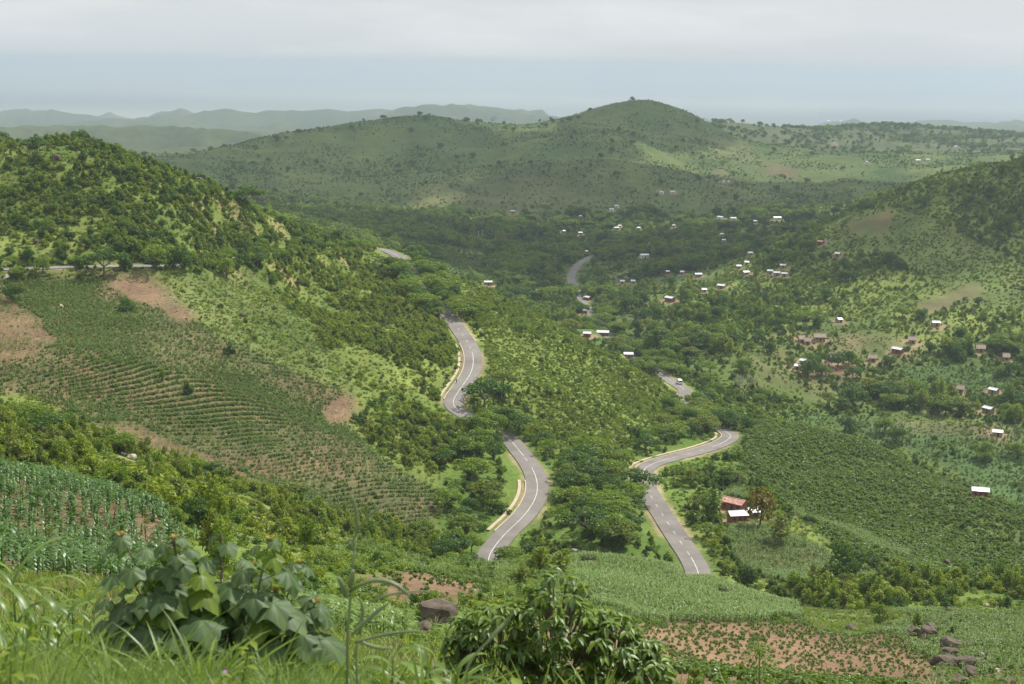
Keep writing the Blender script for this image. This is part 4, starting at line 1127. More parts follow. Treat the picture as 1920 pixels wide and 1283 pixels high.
ROWS = {'spur': (1.7, 2.3), 'left_field': (1.7, 2.4), 'thin_field': (1.7, 2.4), 'near_maize': (0.85, 0.25), 'bean_rows': (1.1, 1.45), 'crest_maize': (0.9, 0.9), 'brown_field': (1.15, 1.5), 'right_maize': (0.9, 0.4), 'spur_maize': (0.9, 0.5)}
inv = {v: k for k, v in ZN.items()}
# trees planted along the stretches of road that foliage hides in the photograph
ROADTREES = []
for k in range(0, len(rl), 3):
    r = math.hypot(rl[k, 0], rl[k, 1])
    if rl[k, 3] < 0.4 and 262 < r < 1250 and (rl[k, 0] > -62 or RNG.random() < 0.75):
        for s in (-1, 1, -2, 2)[:4 if RNG.random() < 0.4 else 2]:
            o_ = s * (RW + RNG.uniform(0.6, 2.0)) if abs(s) == 1 else s / 2 * (RW + RNG.uniform(3.5, 7.5))
            q = rl[k, :2] + nrm[k] * o_
            ROADTREES.append((q[0], q[1], RNG.uniform(4.6, 7.4) * (0.62 if rl[k, 0] < -62 else 1)))
ROADTREES = np.array(ROADTREES)
da, dr = np.diff(AZ), np.diff(RR)
AREA = (da[:, None] * dr[None]) * (RG[:-1, :-1] + dr[None] / 2)
ZC = ZONE[:-1, :-1]
KEEP = (np.abs(AA[:-1, :-1]) < 0.43) & (RG[:-1, :-1] < 3300) & (RG[:-1, :-1] > 11)
PATCH = np.clip((fbm(X / 22, Y / 22, 4, 71)[:-1, :-1] - 0.30) * 4.2, 0.06, 1.9)
PATCH2 = np.clip((fbm(X / 60, Y / 60, 4, 73)[:-1, :-1] - 0.33) * 5.5, 0.10, 1.7)
WOOD = {'round_tree', 'spreading_tree', 'slender_tree', 'green_shrub', 'dark_shrub', 'yellow_shrub', 'flowering_tree'}
WIDTH = {'round_tree': 1.1, 'spreading_tree': 1.5, 'slender_tree': .5, 'green_shrub': 1.1, 'dark_shrub': 1.1, 'yellow_shrub': 1.1, 'flowering_tree': 1.1, 'maize': .8, 'tall_maize': .8, 'crop': .9, 'herb': 1.4, 'tussock': 1.2, 'stone': 1.0}
PLANTS = {}
def blocked(x, y, z, h, kind):
    r = np.hypot(x, y)
    bx, by = project(x, y, z)
    tx, ty = project(x, y, z + h)
    hw = h * WIDTH[kind] * 0.5 / r * FPX
    bad = np.zeros(len(x), bool)
    for fy in (0.0, 0.3, 0.6, 0.85, 1.0):
        for fx in (-0.9, -0.45, 0, 0.45, 0.9):
            q = np.clip(((bx + fx * hw) / 2).astype(int), 0, 959)
            p = np.clip(((by + (ty - by) * fy) / 2).astype(int), 0, 641)
            bad |= CLEAR[p, q] > r + 2
    return bad
for zn, rows in DENS.items():
    if zn not in ZN: continue
    for kind, dens, h0, h1 in rows:
        mk = (ZC == ZN[zn]) & KEEP
        if zn == 'far_land': mk &= PX[:-1, :-1] > 1330
        lam = dens * AREA * mk
        if kind in WOOD:
            lam = lam * (PATCH2 if (zn in ('valley', 'far_land', 'far_hill', 'right_hill', 'village') and kind != 'yellow_shrub') else PATCH)
            if zn in ('tree_mass',): lam = dens * AREA * mk
        elif kind in ('maize', 'crop') and zn not in ('near_maize', 'brown_field', 'crest_maize'):
            lam = lam * np.clip(PATCH * 0.7 + 0.35, 0.25, 1.3)
        cnt = RNG.poisson(lam)
        ii, jj = np.nonzero(cnt)
        rep = cnt[ii, jj]
        ii, jj = np.repeat(ii, rep), np.repeat(jj, rep)
        a = AZ[ii] + da[ii] * RNG.random(len(ii))
        r = RR[jj] + dr[jj] * RNG.random(len(ii))
        x, y = r * np.sin(a), r * np.cos(a)
        if zn in ROWS and kind in ('maize', 'crop', 'tall_maize'):
            sp, th = ROWS[zn]
            bend = (fbm(x / 70, y / 70, 2, 81) - 0.5) * 14
            u = x * math.cos(th) + y * math.sin(th) + bend
            du = np.round(u / sp) * sp + RNG.normal(size=len(u)) * 0.15 - u
            x, y = x + du * math.cos(th), y + du * math.sin(th)
        z = height(x, y)
        h = h0 + (h1 - h0) * RNG.random(len(x)) ** 1.4
        ri = np.clip(np.searchsorted(AZ, np.arctan2(x, y)) - 1, 0, NA - 1), np.clip(np.searchsorted(RR, np.hypot(x, y)) - 1, 0, NB - 1)
        clr = RW + 1.0 + (h * WIDTH[kind] * 0.36 if kind in WOOD else 0.3)
        ok = (DR[ri] > clr) & ~blocked(x, y, z, h, kind)
        for hx, hy, hr in HPOS:
            ok &= np.hypot(x - hx, y - hy) > hr + (h * WIDTH[kind] * 0.4 if kind in WOOD else 0.2)
        if zn in ('brown_field', 'right_maize'): ok &= in_clear_rocks(x, y)
        L = PLANTS.setdefault(kind, [])
        L.append(np.column_stack([x, y, z - 0.03, h, np.full(len(x), ZN[zn])])[ok])
zt = height(ROADTREES[:, 0], ROADTREES[:, 1])
okr = ~blocked(ROADTREES[:, 0], ROADTREES[:, 1], zt, ROADTREES[:, 2], 'spreading_tree')
iz = np.clip(np.searchsorted(AZ, np.arctan2(ROADTREES[:, 0], ROADTREES[:, 1])) - 1, 0, NA - 1), np.clip(np.searchsorted(RR, np.hypot(ROADTREES[:, 0], ROADTREES[:, 1])) - 1, 0, NB - 1)
rt = np.column_stack([ROADTREES[:, 0], ROADTREES[:, 1], zt - 0.1, ROADTREES[:, 2], ZONE[iz]])[okr]
west = rt[:, 0] < -62
shr = rt[west]
shr = np.concatenate([shr, shr + np.column_stack([RNG.normal(size=len(shr)) * 2, np.zeros(len(shr)), np.zeros((len(shr), 3))])])
shr[:, 2] = height(shr[:, 0], shr[:, 1]) - 0.05
shr[:, 3] = RNG.uniform(1.4, 2.8, len(shr))
PLANTS['green_shrub'].append(shr)
rt = rt[~west | (RNG.random(len(rt)) < 0.4)]
half = RNG.random(len(rt)) < 0.5
PLANTS['spreading_tree'].append(rt[half])
PLANTS['round_tree'].append(rt[~half])
for k in PLANTS: PLANTS[k] = np.concatenate(PLANTS[k])

# ------------------------------------------------------------------ the plants that show largest are things of their own, the rest are masses
WHERE = {
    'left_hill': 'on the scrubby hill above the upper road', 'left_field': 'in the big maize field below the upper road', 'thin_field': 'in the thin brown end of the big maize field',
    'bare_soil': 'on the bare soil below the upper road', 'bright_grass': 'on the bright grass slope below the upper road', 'mid_scrub': 'in the scrub between maize field and winding road',
    'road_spur': 'on the green slope right of the winding road', 'tree_mass': 'in the dense roadside trees between the two road bends', 'ravine': 'in the light thicket along the ravine under the field',
    'near_maize': 'in the maize patch behind the large-leaved shrub', 'herb_slope': 'on the weedy slope behind the tall grass stalk', 'bean_rows': 'among the crop rows behind the big boulder',
    'bright_maize': 'in the bright maize patch beside the big boulder', 'crest_maize': 'in the dense pale maize behind the centre bush', 'brown_field': 'in the brown sparse field at the bottom',
    'right_maize': 'in the pale crop field around the dark rocks', 'grassy': 'on the grassy patch left of the dark rocks', 'yellow_strip': 'in the yellowish thicket above the right-hand fields',
    'spur': 'on the crop-covered ridge at the right', 'spur_maize': 'in the pale maize below the nearest house', 'verge_scrub': 'beside the lower road straight', 'scrub': 'in the scrub along the road hillside',
    'slope': 'on the near weedy slope', 'near': 'on the grassy slope underfoot', 'right_hill': 'on the right-hand hill', 'hill_grass': 'on the pale grassy flank of the right-hand hill', 'village': 'around the village plots',
    'valley': 'in the wooded valley', 'valley_field': 'beside the valley fields', 'far_hill': 'on the big far hill', 'far_patch': 'on the pale patches of the big far hill', 'far_land': 'on the far plateau',
}
LOOK = {'round_tree': ('round_crowned_tree', 'dense round-crowned tree', 'tree', 300), 'spreading_tree': ('spreading_tree', 'flat-topped spreading tree', 'tree', 220), 'slender_tree': ('slender_tree', 'slender light-leaved tree', 'tree', 120),
        'green_shrub': ('green_shrub', 'leafy mid-green shrub', 'shrub', 220), 'dark_shrub': ('dark_shrub', 'dark green shrub', 'shrub', 140), 'yellow_shrub': ('yellow_green_shrub', 'yellow-green shrub', 'shrub', 220), 'maize': ('maize_plant', 'pale maize plant', 'maize', 120), 'tall_maize': ('tall_maize_plant', 'dark tall maize plant', 'maize', 290)}
PARTN = {'maize': ('stalk', 'foliage'), 'tall_maize': ('stalk', 'foliage')}
def plant_thing(kind, shape, loc, h, label, group, rz, wid=1.0, name=None, cat=None):
    nm, _, ct, _ = LOOK.get(kind, (name, '', cat, 0))
    root = tag(obj(name or nm, None, None, loc, (0, 0, rz), (h * wid, h * wid, h)), label, cat or ct, group)
    st, cr, _ = SHAPES[kind][shape]
    if st: obj(PARTN.get(kind, ('trunk' if 'tree' in kind else 'stem', ''))[0], st, root)
    obj(PARTN.get(kind, ('', 'crown' if 'tree' in kind else 'foliage'))[1], cr, root)
    return root
MASS = {'round_tree': ('woodland', 'dark woodland of round trees filling the valley and slopes'), 'spreading_tree': ('spreading_woodland', 'flat-topped trees massed through valley and roadside'), 'slender_tree': ('slender_woodland', 'light slender trees scattered through the woods'),
        'green_shrub': ('green_scrub', 'mid-green scrub covering the hillsides'), 'dark_shrub': ('dark_scrub', 'dark scrub dotted over the hillsides'), 'yellow_shrub': ('yellow_scrub', 'yellow-green scrub on the slopes'),
        'maize': ('maize_crop', 'maize crop standing in the fields'), 'tall_maize': ('tall_maize_crop', 'dark tall maize standing behind the large-leaved shrub'), 'crop': ('leafy_crop', 'leafy bush crop on ridge and brown field'), 'herb': ('undergrowth', 'low herbs and weeds between the shrubs'),
        'tussock': ('grass', 'tufted grass on the slopes'), 'stone': ('field_stones', 'scattered stones on the bare field soil')}
for kind, P_ in PLANTS.items():
    rest = np.ones(len(P_), bool)
    if kind in LOOK:
        nm, look, ct, nmax = LOOK[kind]
        r = np.hypot(P_[:, 0], P_[:, 1])
        bx, by = project(P_[:, 0], P_[:, 1], P_[:, 2])
        ok = (bx > 4) & (bx < 1916) & (by < 1275) & visible(P_[:, 0], P_[:, 1], P_[:, 2] + P_[:, 3] * 0.6)
        if 'maize' not in kind: ok &= r > 62
        size = np.where(ok, P_[:, 3] / r, 0)
        pick = np.argsort(-size)[:nmax]
        pick = pick[size[pick] > 0]
        rest[pick] = False
        for i in pick:
            zn = inv[int(P_[i, 4])]
            plant_thing(kind, int(RNG.integers(len(SHAPES[kind]))), P_[i, :3], P_[i, 3], look + ' ' + WHERE[zn], nm.replace('_', ' ') + 's ' + WHERE[zn], RNG.random() * 6.28, RNG.uniform(0.9, 1.2))
    Q = P_[rest]
    scatter(MASS[kind][0], MASS[kind][1], MASS[kind][0].replace('_', ' '), Q[:, :3], Q[:, 3], [s[2] for s in SHAPES[kind]])
    print(kind, len(P_), int((~rest).sum()))

# ================================================================== single trees one can point to
def one(kind, px, py, hpx, label, shape=0, wid=1.0, name=None, cat='tree', rmin=60, group=None, rmax=80000):
    g = ground_at(px, py, rmin, rmax)
    r = math.hypot(g[0], g[1])
    return plant_thing(kind, shape, (g[0], g[1], g[2] - 0.05), hpx / FPX * r * 1.05, label, group, random.random() * 6.28, wid, name, cat)
one('round_tree', 24, 568, 36, 'dark bushy tree at the left end of the big maize field', 1, 1.1)
one('round_tree', 237, 588, 32, 'lone dark tree at the corner of the bare soil patch', 0, 0.9)
one('slender_tree', 305, 716, 26, 'thin little tree standing in the middle of the big maize field', 1, 1.2)
one('dark_shrub', 350, 740, 26, 'small dark bush in the middle of the big maize field', 0, 1.0, cat='shrub')
one('dark_shrub', 428, 668, 28, 'dark bush at the upper edge of the big maize field', 1, 0.9, cat='shrub')
one('round_tree', 80, 512, 34, 'round tree below the road near the left edge', 3, 1.0)
one('spreading_tree', 195, 520, 56, 'wide dark tree with its shadow on the bare soil below the road', 2, 1.0)
one('spreading_tree', 292, 505, 46, 'open-crowned tree by the road right of the wide dark one', 0, 0.9)
one('round_tree', 342, 505, 46, 'tall round tree by the upper road, second after the wide dark one', 0, 0.9)
one('round_tree', 425, 522, 40, 'round tree on the bright grass below the upper road', 3, 0.9)
one('spreading_tree', 462, 345, 44, 'dark spreading tree on the right shoulder of the scrubby hill', 2, 1.0, rmax=545)
one('spreading_tree', 70, 292, 34, 'dark low spreading tree near the crest of the scrubby hill', 2, 1.1, rmax=530)
one('spreading_tree', 908, 772, 66, 'broad dark tree overhanging the middle bend of the road', 2, 1.0)
one('spreading_tree', 944, 748, 58, 'olive spreading tree behind the one overhanging the middle bend', 3, 0.9)
one('spreading_tree', 1192, 946, 72, 'spreading tree that hides the join of the two lower road pieces', 2, 1.0, rmax=362)
one('slender_tree', 1012, 1082, 62, 'yellowish column-shaped tree left of the pale maize crest', 2, 1.6)
one('slender_tree', 1050, 1088, 62, 'yellowish column-shaped tree at the pale maize crest', 2, 1.7)
one('slender_tree', 975, 1108, 52, 'lower column-shaped tree left of the pair at the maize crest', 0, 1.6)
one('round_tree', 1578, 1092, 84, 'tall dark tree at the edge of the pale maize below the nearest house', 0, 0.72)
one('round_tree', 1615, 1075, 50, 'purplish dark tree right of the tall one in the pale maize', 1, 1.1)
one('flowering_tree', 1424, 992, 84, 'tall yellow-flowered tree beside the nearest white-roofed house', 0, 0.75, 'flowering_tree')
one('slender_tree', 1335, 986, 70, 'dark feathery tree left of the nearest white-roofed house', 1, 1.4)
one('slender_tree', 1462, 1022, 60, 'light feathery tree right of the nearest house', 0, 1.5)
one('round_tree', 1652, 1174, 44, 'round bush-like tree alone on the grassy patch above the brown field', 3, 1.0)
one('green_shrub', 1722, 1180, 34, 'bright green bush growing on top of the rock outcrop', 0, 0.9, cat='shrub')
one('dark_shrub', 1783, 1194, 24, 'small dark bush above the flat-topped slab', 0, 0.8, cat='shrub')
one('round_tree', 1516, 706, 46, 'big dark round tree in front of the two white roofs at the ploughed plot', 0, 0.95)
one('round_tree', 1570, 690, 32, 'left one of the two round trees at the ploughed plot', 1, 1.1)
one('round_tree', 1590, 686, 30, 'right one of the two round trees at the ploughed plot', 2, 1.0)
one('round_tree', 1730, 392, 26, 'lone dark round tree high on the right-hand hill', 1, 1.1, rmax=985)
one('round_tree', 365, 982, 56, 'small dark tree behind the large-leaved shrub', 1, 0.8)
one('round_tree', 335, 990, 40, 'small bush-like tree left of the small dark tree', 3, 0.9)
one('round_tree', 1595, 812, 34, 'dark round tree below the village field, beyond the crop ridge', 0, 1.1)
one('round_tree', 1680, 832, 34, 'dark round tree right of the one below the village field', 1, 1.1)
for q, (px, py, hp) in enumerate(((872, 226, 9), (897, 231, 11), (925, 229, 13), (948, 243, 12), (962, 244, 9), (1020, 236, 9), (1036, 230, 10), (1054, 229, 9), (1068, 225, 9), (1084, 223, 9), (560, 250, 10), (600, 245, 9), (520, 262, 12), (660, 240, 8))):
    one('round_tree', px, py + 2, hp, 'tiny dark tree on the skyline ridge left of the big hill top', q % 4, 1.2, rmin=1500, group='trees dotted along the far ridge')

# ------------------------------------------------------------------ the leafless tree
g = ground_at(1396, 757, 500)
hb_ = 62 / FPX * math.hypot(g[0], g[1])
bt = tag(obj('bare_tree', None, None, g, None, hb_), 'leafless grey-brown tree with a fan of fine twigs', 'tree')
tb, tw = MB(), MB()
tb.tube([(0, 0, -0.05), (0.01, 0, 0.2), (0, 0.01, 0.36)], [0.035, 0.028, 0.024], 6)
rb = random.Random(3)
def grow(p, d, ln, rad, depth):
    q = p + d * ln
    (tb if depth < 2 else tw).tube([p, p + d * ln * 0.5 + Vector((rb.uniform(-.01, .01), rb.uniform(-.01, .01), 0)), q], [rad, rad * .8, rad * .6], 4 if depth < 3 else 3)
    if depth < 5:
        for k in range(3 if depth < 4 else 2):
            nd = (d + Vector((rb.uniform(-.75, .75), rb.uniform(-.75, .75), rb.uniform(-.15, .45)))).normalized()
            grow(q, nd, ln * rb.uniform(.6, .85), rad * .6, depth + 1)
for k in range(4):
    a = k * 1.57 + 0.4
    grow(Vector((0, 0, 0.33)), Vector((math.cos(a) * .6, math.sin(a) * .6, .8)).normalized(), 0.2, 0.016, 0)
obj('trunk', tb.mesh('trunk', [M['pale_bark']]), bt)
obj('twigs', tw.mesh('twigs', [M['pale_bark']]), bt)

# ------------------------------------------------------------------ van on the lower road, walker on the middle bend
def simple_mat(name, c, rough=0.5, metal=0.0):
    return rough_mat(name, c, tuple(min(1, q * 1.08) for q in c), 3.0, rough, 0.0, metal=metal, spec=0.5)
white_paint, glass, rubber, red_lens = simple_mat('van_paint', (0.78, 0.79, 0.80), 0.3), simple_mat('window_glass', (0.02, 0.025, 0.03), 0.1), simple_mat('rubber', (0.02, 0.02, 0.02), 0.8), simple_mat('tail_lens', (0.45, 0.02, 0.02), 0.3)
k = road_index(1264, 719)
vd = math.atan2(tng[k, 1], tng[k, 0])
vp = rl[k, :2] - nrm[k] * 1.6
van = tag(obj('van', None, None, (vp[0], vp[1], rl[k, 2]), (0, 0, vd)), 'white van with dark rear window driving away on the lower road', 'van')
vb = MB()
prof = [(-2.3, 0.35), (-2.35, 1.0), (-2.25, 1.95), (-1.9, 2.05), (1.0, 2.05), (1.5, 1.3), (2.25, 1.1), (2.35, 0.4)]
V = [(x, s * (0.88 if z < 1.5 else 0.80), z) for s in (-1, 1) for x, z in prof]
n_ = len(prof)
vb.add(V, [tuple(range(n_ - 1, -1, -1)), tuple(range(n_, 2 * n_))] + [(i, (i + 1) % n_, n_ + (i + 1) % n_, n_ + i) for i in range(n_)])
body = obj('body', vb.mesh('body', [white_paint]), van)
for nm, c, d, mt in (('rear_window', (-2.33, 0, 1.55), (0.06, 1.3, 0.55), glass), ('windscreen', (1.29, 0, 1.66), (0.06, 1.4, 0.5), glass), ('side_window', (-0.2, 0.845, 1.55), (2.2, 0.06, 0.5), glass), ('side_window', (-0.2, -0.845, 1.55), (2.2, 0.06, 0.5), glass),
                     ('tail_light', (-2.36, 0.75, 0.95), (0.05, 0.16, 0.3), red_lens), ('tail_light', (-2.36, -0.75, 0.95), (0.05, 0.16, 0.3), red_lens), ('bumper', (-2.4, 0, 0.42), (0.14, 1.7, 0.2), rubber)):
    q = MB(); q.box(c, d); obj(nm, q.mesh(nm, [mt]), van)
for x in (-1.45, 1.5):
    for y in (-0.8, 0.8):
        q = MB(); q.tube([(x, y - 0.11, 0.33), (x, y + 0.11, 0.33)], [0.33, 0.33], 14)
        wh = obj('wheel', q.mesh('wheel', [rubber]), van)
        q = MB(); q.tube([(x, y - 0.12, 0.33), (x, y + 0.12, 0.33)], [0.17, 0.17], 10)
        obj('rim', q.mesh('rim', [white_paint]), wh)
a_, b_ = project(vp[0], vp[1], rl[k, 2] + 1)

k = road_index(866, 716)
pp = rl[k, :2] - nrm[k] * 2.4
skin_m, shirt_m, trouser_m = simple_mat('skin', (0.10, 0.055, 0.035), 0.6), simple_mat('white_shirt', (0.75, 0.75, 0.73), 0.9), simple_mat('dark_trousers', (0.03, 0.028, 0.03), 0.9)
pe = tag(obj('person', None, None, (pp[0], pp[1], rl[k, 2]), (0, 0, math.atan2(tng[k, 1], tng[k, 0]) - math.pi / 2)), 'person in white top and dark trousers walking along the middle bend', 'person')
def skinned(name, pts, edges, rad, mat, parent, root=0):
    me = bpy.data.meshes.new(name)
    me.from_pydata(pts, edges, [])
    o = obj(name, me, parent)
    md = o.modifiers.new('skin', 'SKIN')
    for v, r_ in zip(me.skin_vertices[0].data, rad): v.radius = (r_, r_)
    me.skin_vertices[0].data[root].use_root = True
    ss = o.modifiers.new('sub', 'SUBSURF'); ss.levels = ss.render_levels = 1
    me.materials.append(mat)
    return o
body_p = [(0, 0, .95), (0, 0, 1.2), (0, 0, 1.42), (0, 0, 1.52), (0, 0.02, 1.66), (-.2, 0, 1.40), (-.25, -.08, 1.14), (-.24, .04, .90), (.2, 0, 1.40), (.25, .08, 1.14), (.24, .20, .92), (-.1, 0, .90), (-.1, .16, .5), (-.1, .12, .06), (-.1, .26, .04), (.1, 0, .90), (.1, -.06, .5), (.1, -.28, .12), (.1, -.16, .04)]
body_e = [(0, 1), (1, 2), (2, 3), (3, 4), (2, 5), (5, 6), (6, 7), (2, 8), (8, 9), (9, 10), (0, 11), (11, 12), (12, 13), (13, 14), (0, 15), (15, 16), (16, 17), (17, 18)]
body_r = [.13, .12, .14, .05, .10, .055, .045, .035, .055, .045, .035, .085, .06, .045, .035, .085, .06, .045, .035]
skinned('body', body_p, body_e, body_r, skin_m, pe)
skinned('shirt', [body_p[i] for i in (0, 1, 2, 5, 6, 8, 9)], [(0, 1), (1, 2), (2, 3), (3, 4), (2, 5), (5, 6)], [.155, .145, .165, .075, .062, .075, .062], shirt_m, pe)
skinned('trousers', [body_p[i] for i in (0, 11, 12, 13, 15, 16, 17)], [(0, 1), (1, 2), (2, 3), (0, 4), (4, 5), (5, 6)], [.145, .10, .075, .06, .10, .075, .06], trouser_m, pe)

# ------------------------------------------------------------------ pale poles in the valley
for q, (px, py) in enumerate(((897, 450), (905, 449), (922, 447))):
    g = ground_at(px, py, 900)
    root = tag(obj('utility_pole', None, None, g), ('leftmost', 'middle', 'rightmost')[q] + ' of three thin pale poles in the dark valley trees', 'pole', 'pale poles in the valley')
    mb = MB(); mb.tube([(0, 0, -0.5), (0, 0, 4), (0, 0, 8.5)], [.2, .17, .13], 6); obj('pole', mb.mesh('pole', [M['whitewall']]), root)
    mb = MB(); mb.box((0, 0, 8.0), (1.8, .14, .14)); obj('cross_arm', mb.mesh('cross_arm', [M['whitewall']]), root)

# ------------------------------------------------------------------ far sheds on the plain and a thread of smoke
for q, (px, py, wpx, lb) in enumerate(((1530, 218, 5, 'bright white shed on the plain behind the plateau, left of three'), (1553, 231, 5, 'bright white shed on the plain behind the plateau, middle of three'), (1576, 231, 4, 'bright white shed on the plain behind the plateau, right of three'), (360, 173, 40, 'long pale strip of buildings far out on the hazy plain'), (820, 169, 60, 'long pale sand bank of roofs far out on the plain'))):
    g = ground_at(px, py, 7000)
    w_ = wpx / FPX * math.hypot(g[0], g[1])
    root = tag(obj('shed', None, None, g), lb, 'shed', 'pale sheds on the plain')
    d_ = min(w_ * .8, 60)
    mb = MB(); mb.box((0, 0, 5), (w_, d_, 12)); obj('wall', mb.mesh('wall', [M['whitewall']]), root)
    mb = MB(); mb.add([(-w_ / 2, -d_ / 2, 11.1), (w_ / 2, -d_ / 2, 11.1), (w_ / 2, d_ / 2, 11.1), (-w_ / 2, d_ / 2, 11.1), (-w_ / 2, 0, 15), (w_ / 2, 0, 15)], [(0, 1, 5, 4), (2, 3, 4, 5), (1, 2, 5), (3, 0, 4), (0, 3, 2, 1)])
    obj('roof', mb.mesh('roof', [M['tin']]), root)
g = ground_at(530, 175, 7000)
sm, n, l, out = nodes('smoke')
pv = n.new('ShaderNodeVolumePrincipled'); pv.inputs['Color'].default_value = (.95, .95, .95, 1); pv.inputs['Density'].default_value = 0.006
l.new(pv.outputs[0], out.inputs['Volume'])
mb = MB()
rr_ = math.hypot(g[0], g[1]) / FPX
mb.tube([(0, 0, 0), (6 * rr_, 0, 3 * rr_), (14 * rr_, 0, 7 * rr_), (24 * rr_, 0, 12 * rr_), (36 * rr_, 0, 13 * rr_)], [1.2 * rr_, 1.8 * rr_, 3 * rr_, 3 * rr_, 1 * rr_], 8)
tag(obj('smoke', mb.mesh('smoke', [sm]), None, g), 'thin white smoke drifting from a fire on the far plain', 'smoke', kind='stuff')

# ================================================================== foreground plants
rf = random.Random(9)
def gp(px, r):                                          # ground point below a pixel column at distance r
    a, _ = pix_polar(np.array(float(px)), np.array(1000.0))
    x, y = r * math.sin(a), r * math.cos(a)
    return Vector((x, y, float(height(np.array([x]), np.array([y]))[0])))
def frame(tip, normal):                                 # rotation taking +Y to tip, +Z close to normal
    y = tip.normalized()
    x = y.cross(normal)
    if x.length < 1e-4: x = y.cross(Vector((1, 0, 0)))
    x.normalize()
    return Matrix((x, y, x.cross(y))).transposed()
def lobed_leaf(seed):
    g = random.Random(seed)
    na, V, F, TN = 25, [(0, 0, 0)], [], []
    for ring in (0.3, 0.65, 1.0):
        for k in range(na):
            th = math.radians(-152 + 304 * k / (na - 1))
            a = abs(math.degrees(th))
            rad = 0.62 + 0.40 * math.exp(-(a / 24) ** 2) + 0.24 * math.exp(-((a - 62) / 20) ** 2) + 0.04 * math.exp(-((a - 115) / 18) ** 2)
            rad *= 0.62 * (1 + 0.05 * math.sin(k * 2.6 + seed)) * (0.55 if a > 148 else 1)
            q = rad * ring
            vein = min(abs(a - v) for v in (0, 62, 118)) / 31
            z = -0.42 * q * q * (1 + 0.35 * math.sin(th * 2 + seed)) - 0.10 * ring * (1 - min(vein, 1)) * 0.6 + 0.02 * g.uniform(-1, 1) * ring
            if abs(th) > 1.0: z -= 0.28 * q * (abs(math.sin(th)) - .4)
            V.append((math.sin(th) * q, math.cos(th) * q, z))
    for k in range(na - 1):
        F.append((0, 1 + k, 2 + k))
        mid_a = abs(-152 + 304 * (k + .5) / (na - 1))
        TN.append(.9 if min(abs(mid_a - v) for v in (0, 62, 118)) < 7 else .35)
        for r_ in range(2):
            o = 1 + r_ * na
            F.append((o + k, o + na + k, o + na + k + 1, o + k + 1))
            TN.append(TN[-1])
    return V, F, TN
LOBED = []
for s in range(4):
    V, F, TN = lobed_leaf(s)
    for mt in ('velvet', 'velvet', 'mid'):
        LOBED.append(mesh('leaf', V, F, [M[mt]], tint=[t + rf.uniform(-.06, .06) for t in TN], smooth=True))
BUDL = mesh('bud', *lobed_leaf(8)[:2], [M['bud']], tint=lobed_leaf(8)[2], smooth=True)

# the large-leaved shrub
RS = 10.0
base = gp(405, RS)
shrub = tag(obj('large_leaved_shrub', None, None, base), 'bush with large drooping grey-green lobed leaves and ochre buds', 'shrub')
ppm = FPX / RS
def sh_pt(px, py, dep=0.0):                             # a point of the shrub: photo pixel plus depth offset
    p = at(px, py, RS + dep)
    return Vector(p) - base
tips = [(232, 1000), (330, 1008), (318, 1000), (415, 1000), (505, 1010), (560, 1050), (300, 1078), (385, 1082), (470, 1060), (590, 1130), (250, 1090), (345, 1120), (430, 1130), (520, 1110), (575, 1155), (210, 1130), (300, 1160), (400, 1170), (480, 1170), (560, 1190), (240, 1200), (340, 1210), (440, 1210)]
sm_ = MB()
leaf_n = 0
for ti, (px, py) in enumerate(tips):
    dep = rf.uniform(-0.35, 0.35) - 0.15 * (py - 1000) / 200
    tip = sh_pt(px + rf.uniform(-6, 6), py + rf.uniform(-4, 4), dep)
    root_ = Vector((tip.x * 0.25 + rf.uniform(-.08, .08), tip.y * 0.25, -0.25))
    mid = root_.lerp(tip, 0.55) + Vector((rf.uniform(-.04, .04), rf.uniform(-.04, .04), 0.02))
    sm_.tube([root_, mid, tip], [0.012, 0.009, 0.005], 5)
    az0 = rf.random() * 6.28
    if py < 1140 and rf.random() < 0.8:
        for b in range(3):
            az = az0 + b * 2.1
            d = Vector((math.cos(az) * .5, math.sin(az) * .5, .55))
            o = obj('bud', BUDL, shrub)
            o.matrix_local = Matrix.Translation(tip + d * 0.012) @ frame(d, Vector((0, 0, 1)) - d * .2).to_4x4() @ Matrix.Scale(rf.uniform(.035, .06), 4)
    for k in range(11):
        az = az0 + k * 2.4
        out_ = Vector((math.cos(az), math.sin(az), 0))
        if out_.y > 0.55 and rf.random() < .5: out_.y = -out_.y
        node = tip.lerp(mid, 0.04 + 0.085 * k)
        pl_ = 0.05 + 0.028 * k
        lb_ = node + out_ * pl_ + Vector((0, 0, 0.35 * pl_))
        sm_.tube([node, node.lerp(lb_, .5) + Vector((0, 0, .008)), lb_], [0.0035, 0.003, 0.0028], 4)
        dr_ = rf.uniform(.35, .95)
        tipd = Vector((out_.x, out_.y, -dr_)).normalized()
        nrm_ = Vector((out_.x * dr_ * .8, out_.y * dr_ * .8 - .2, 1.0))
        o = obj('leaf', LOBED[rf.randrange(len(LOBED)) if rf.random() < .35 else rf.choice((0, 1, 3, 4, 6, 7, 9, 10))], shrub)
        sc_ = (0.13 + 0.02 * k) * rf.uniform(.85, 1.2)
        o.matrix_local = Matrix.Translation(lb_) @ frame(tipd, nrm_).to_4x4() @ Matrix.Scale(sc_ * 0.96, 4)
        leaf_n += 1
obj('stems', sm_.mesh('stems', [M['bark']]), shrub)

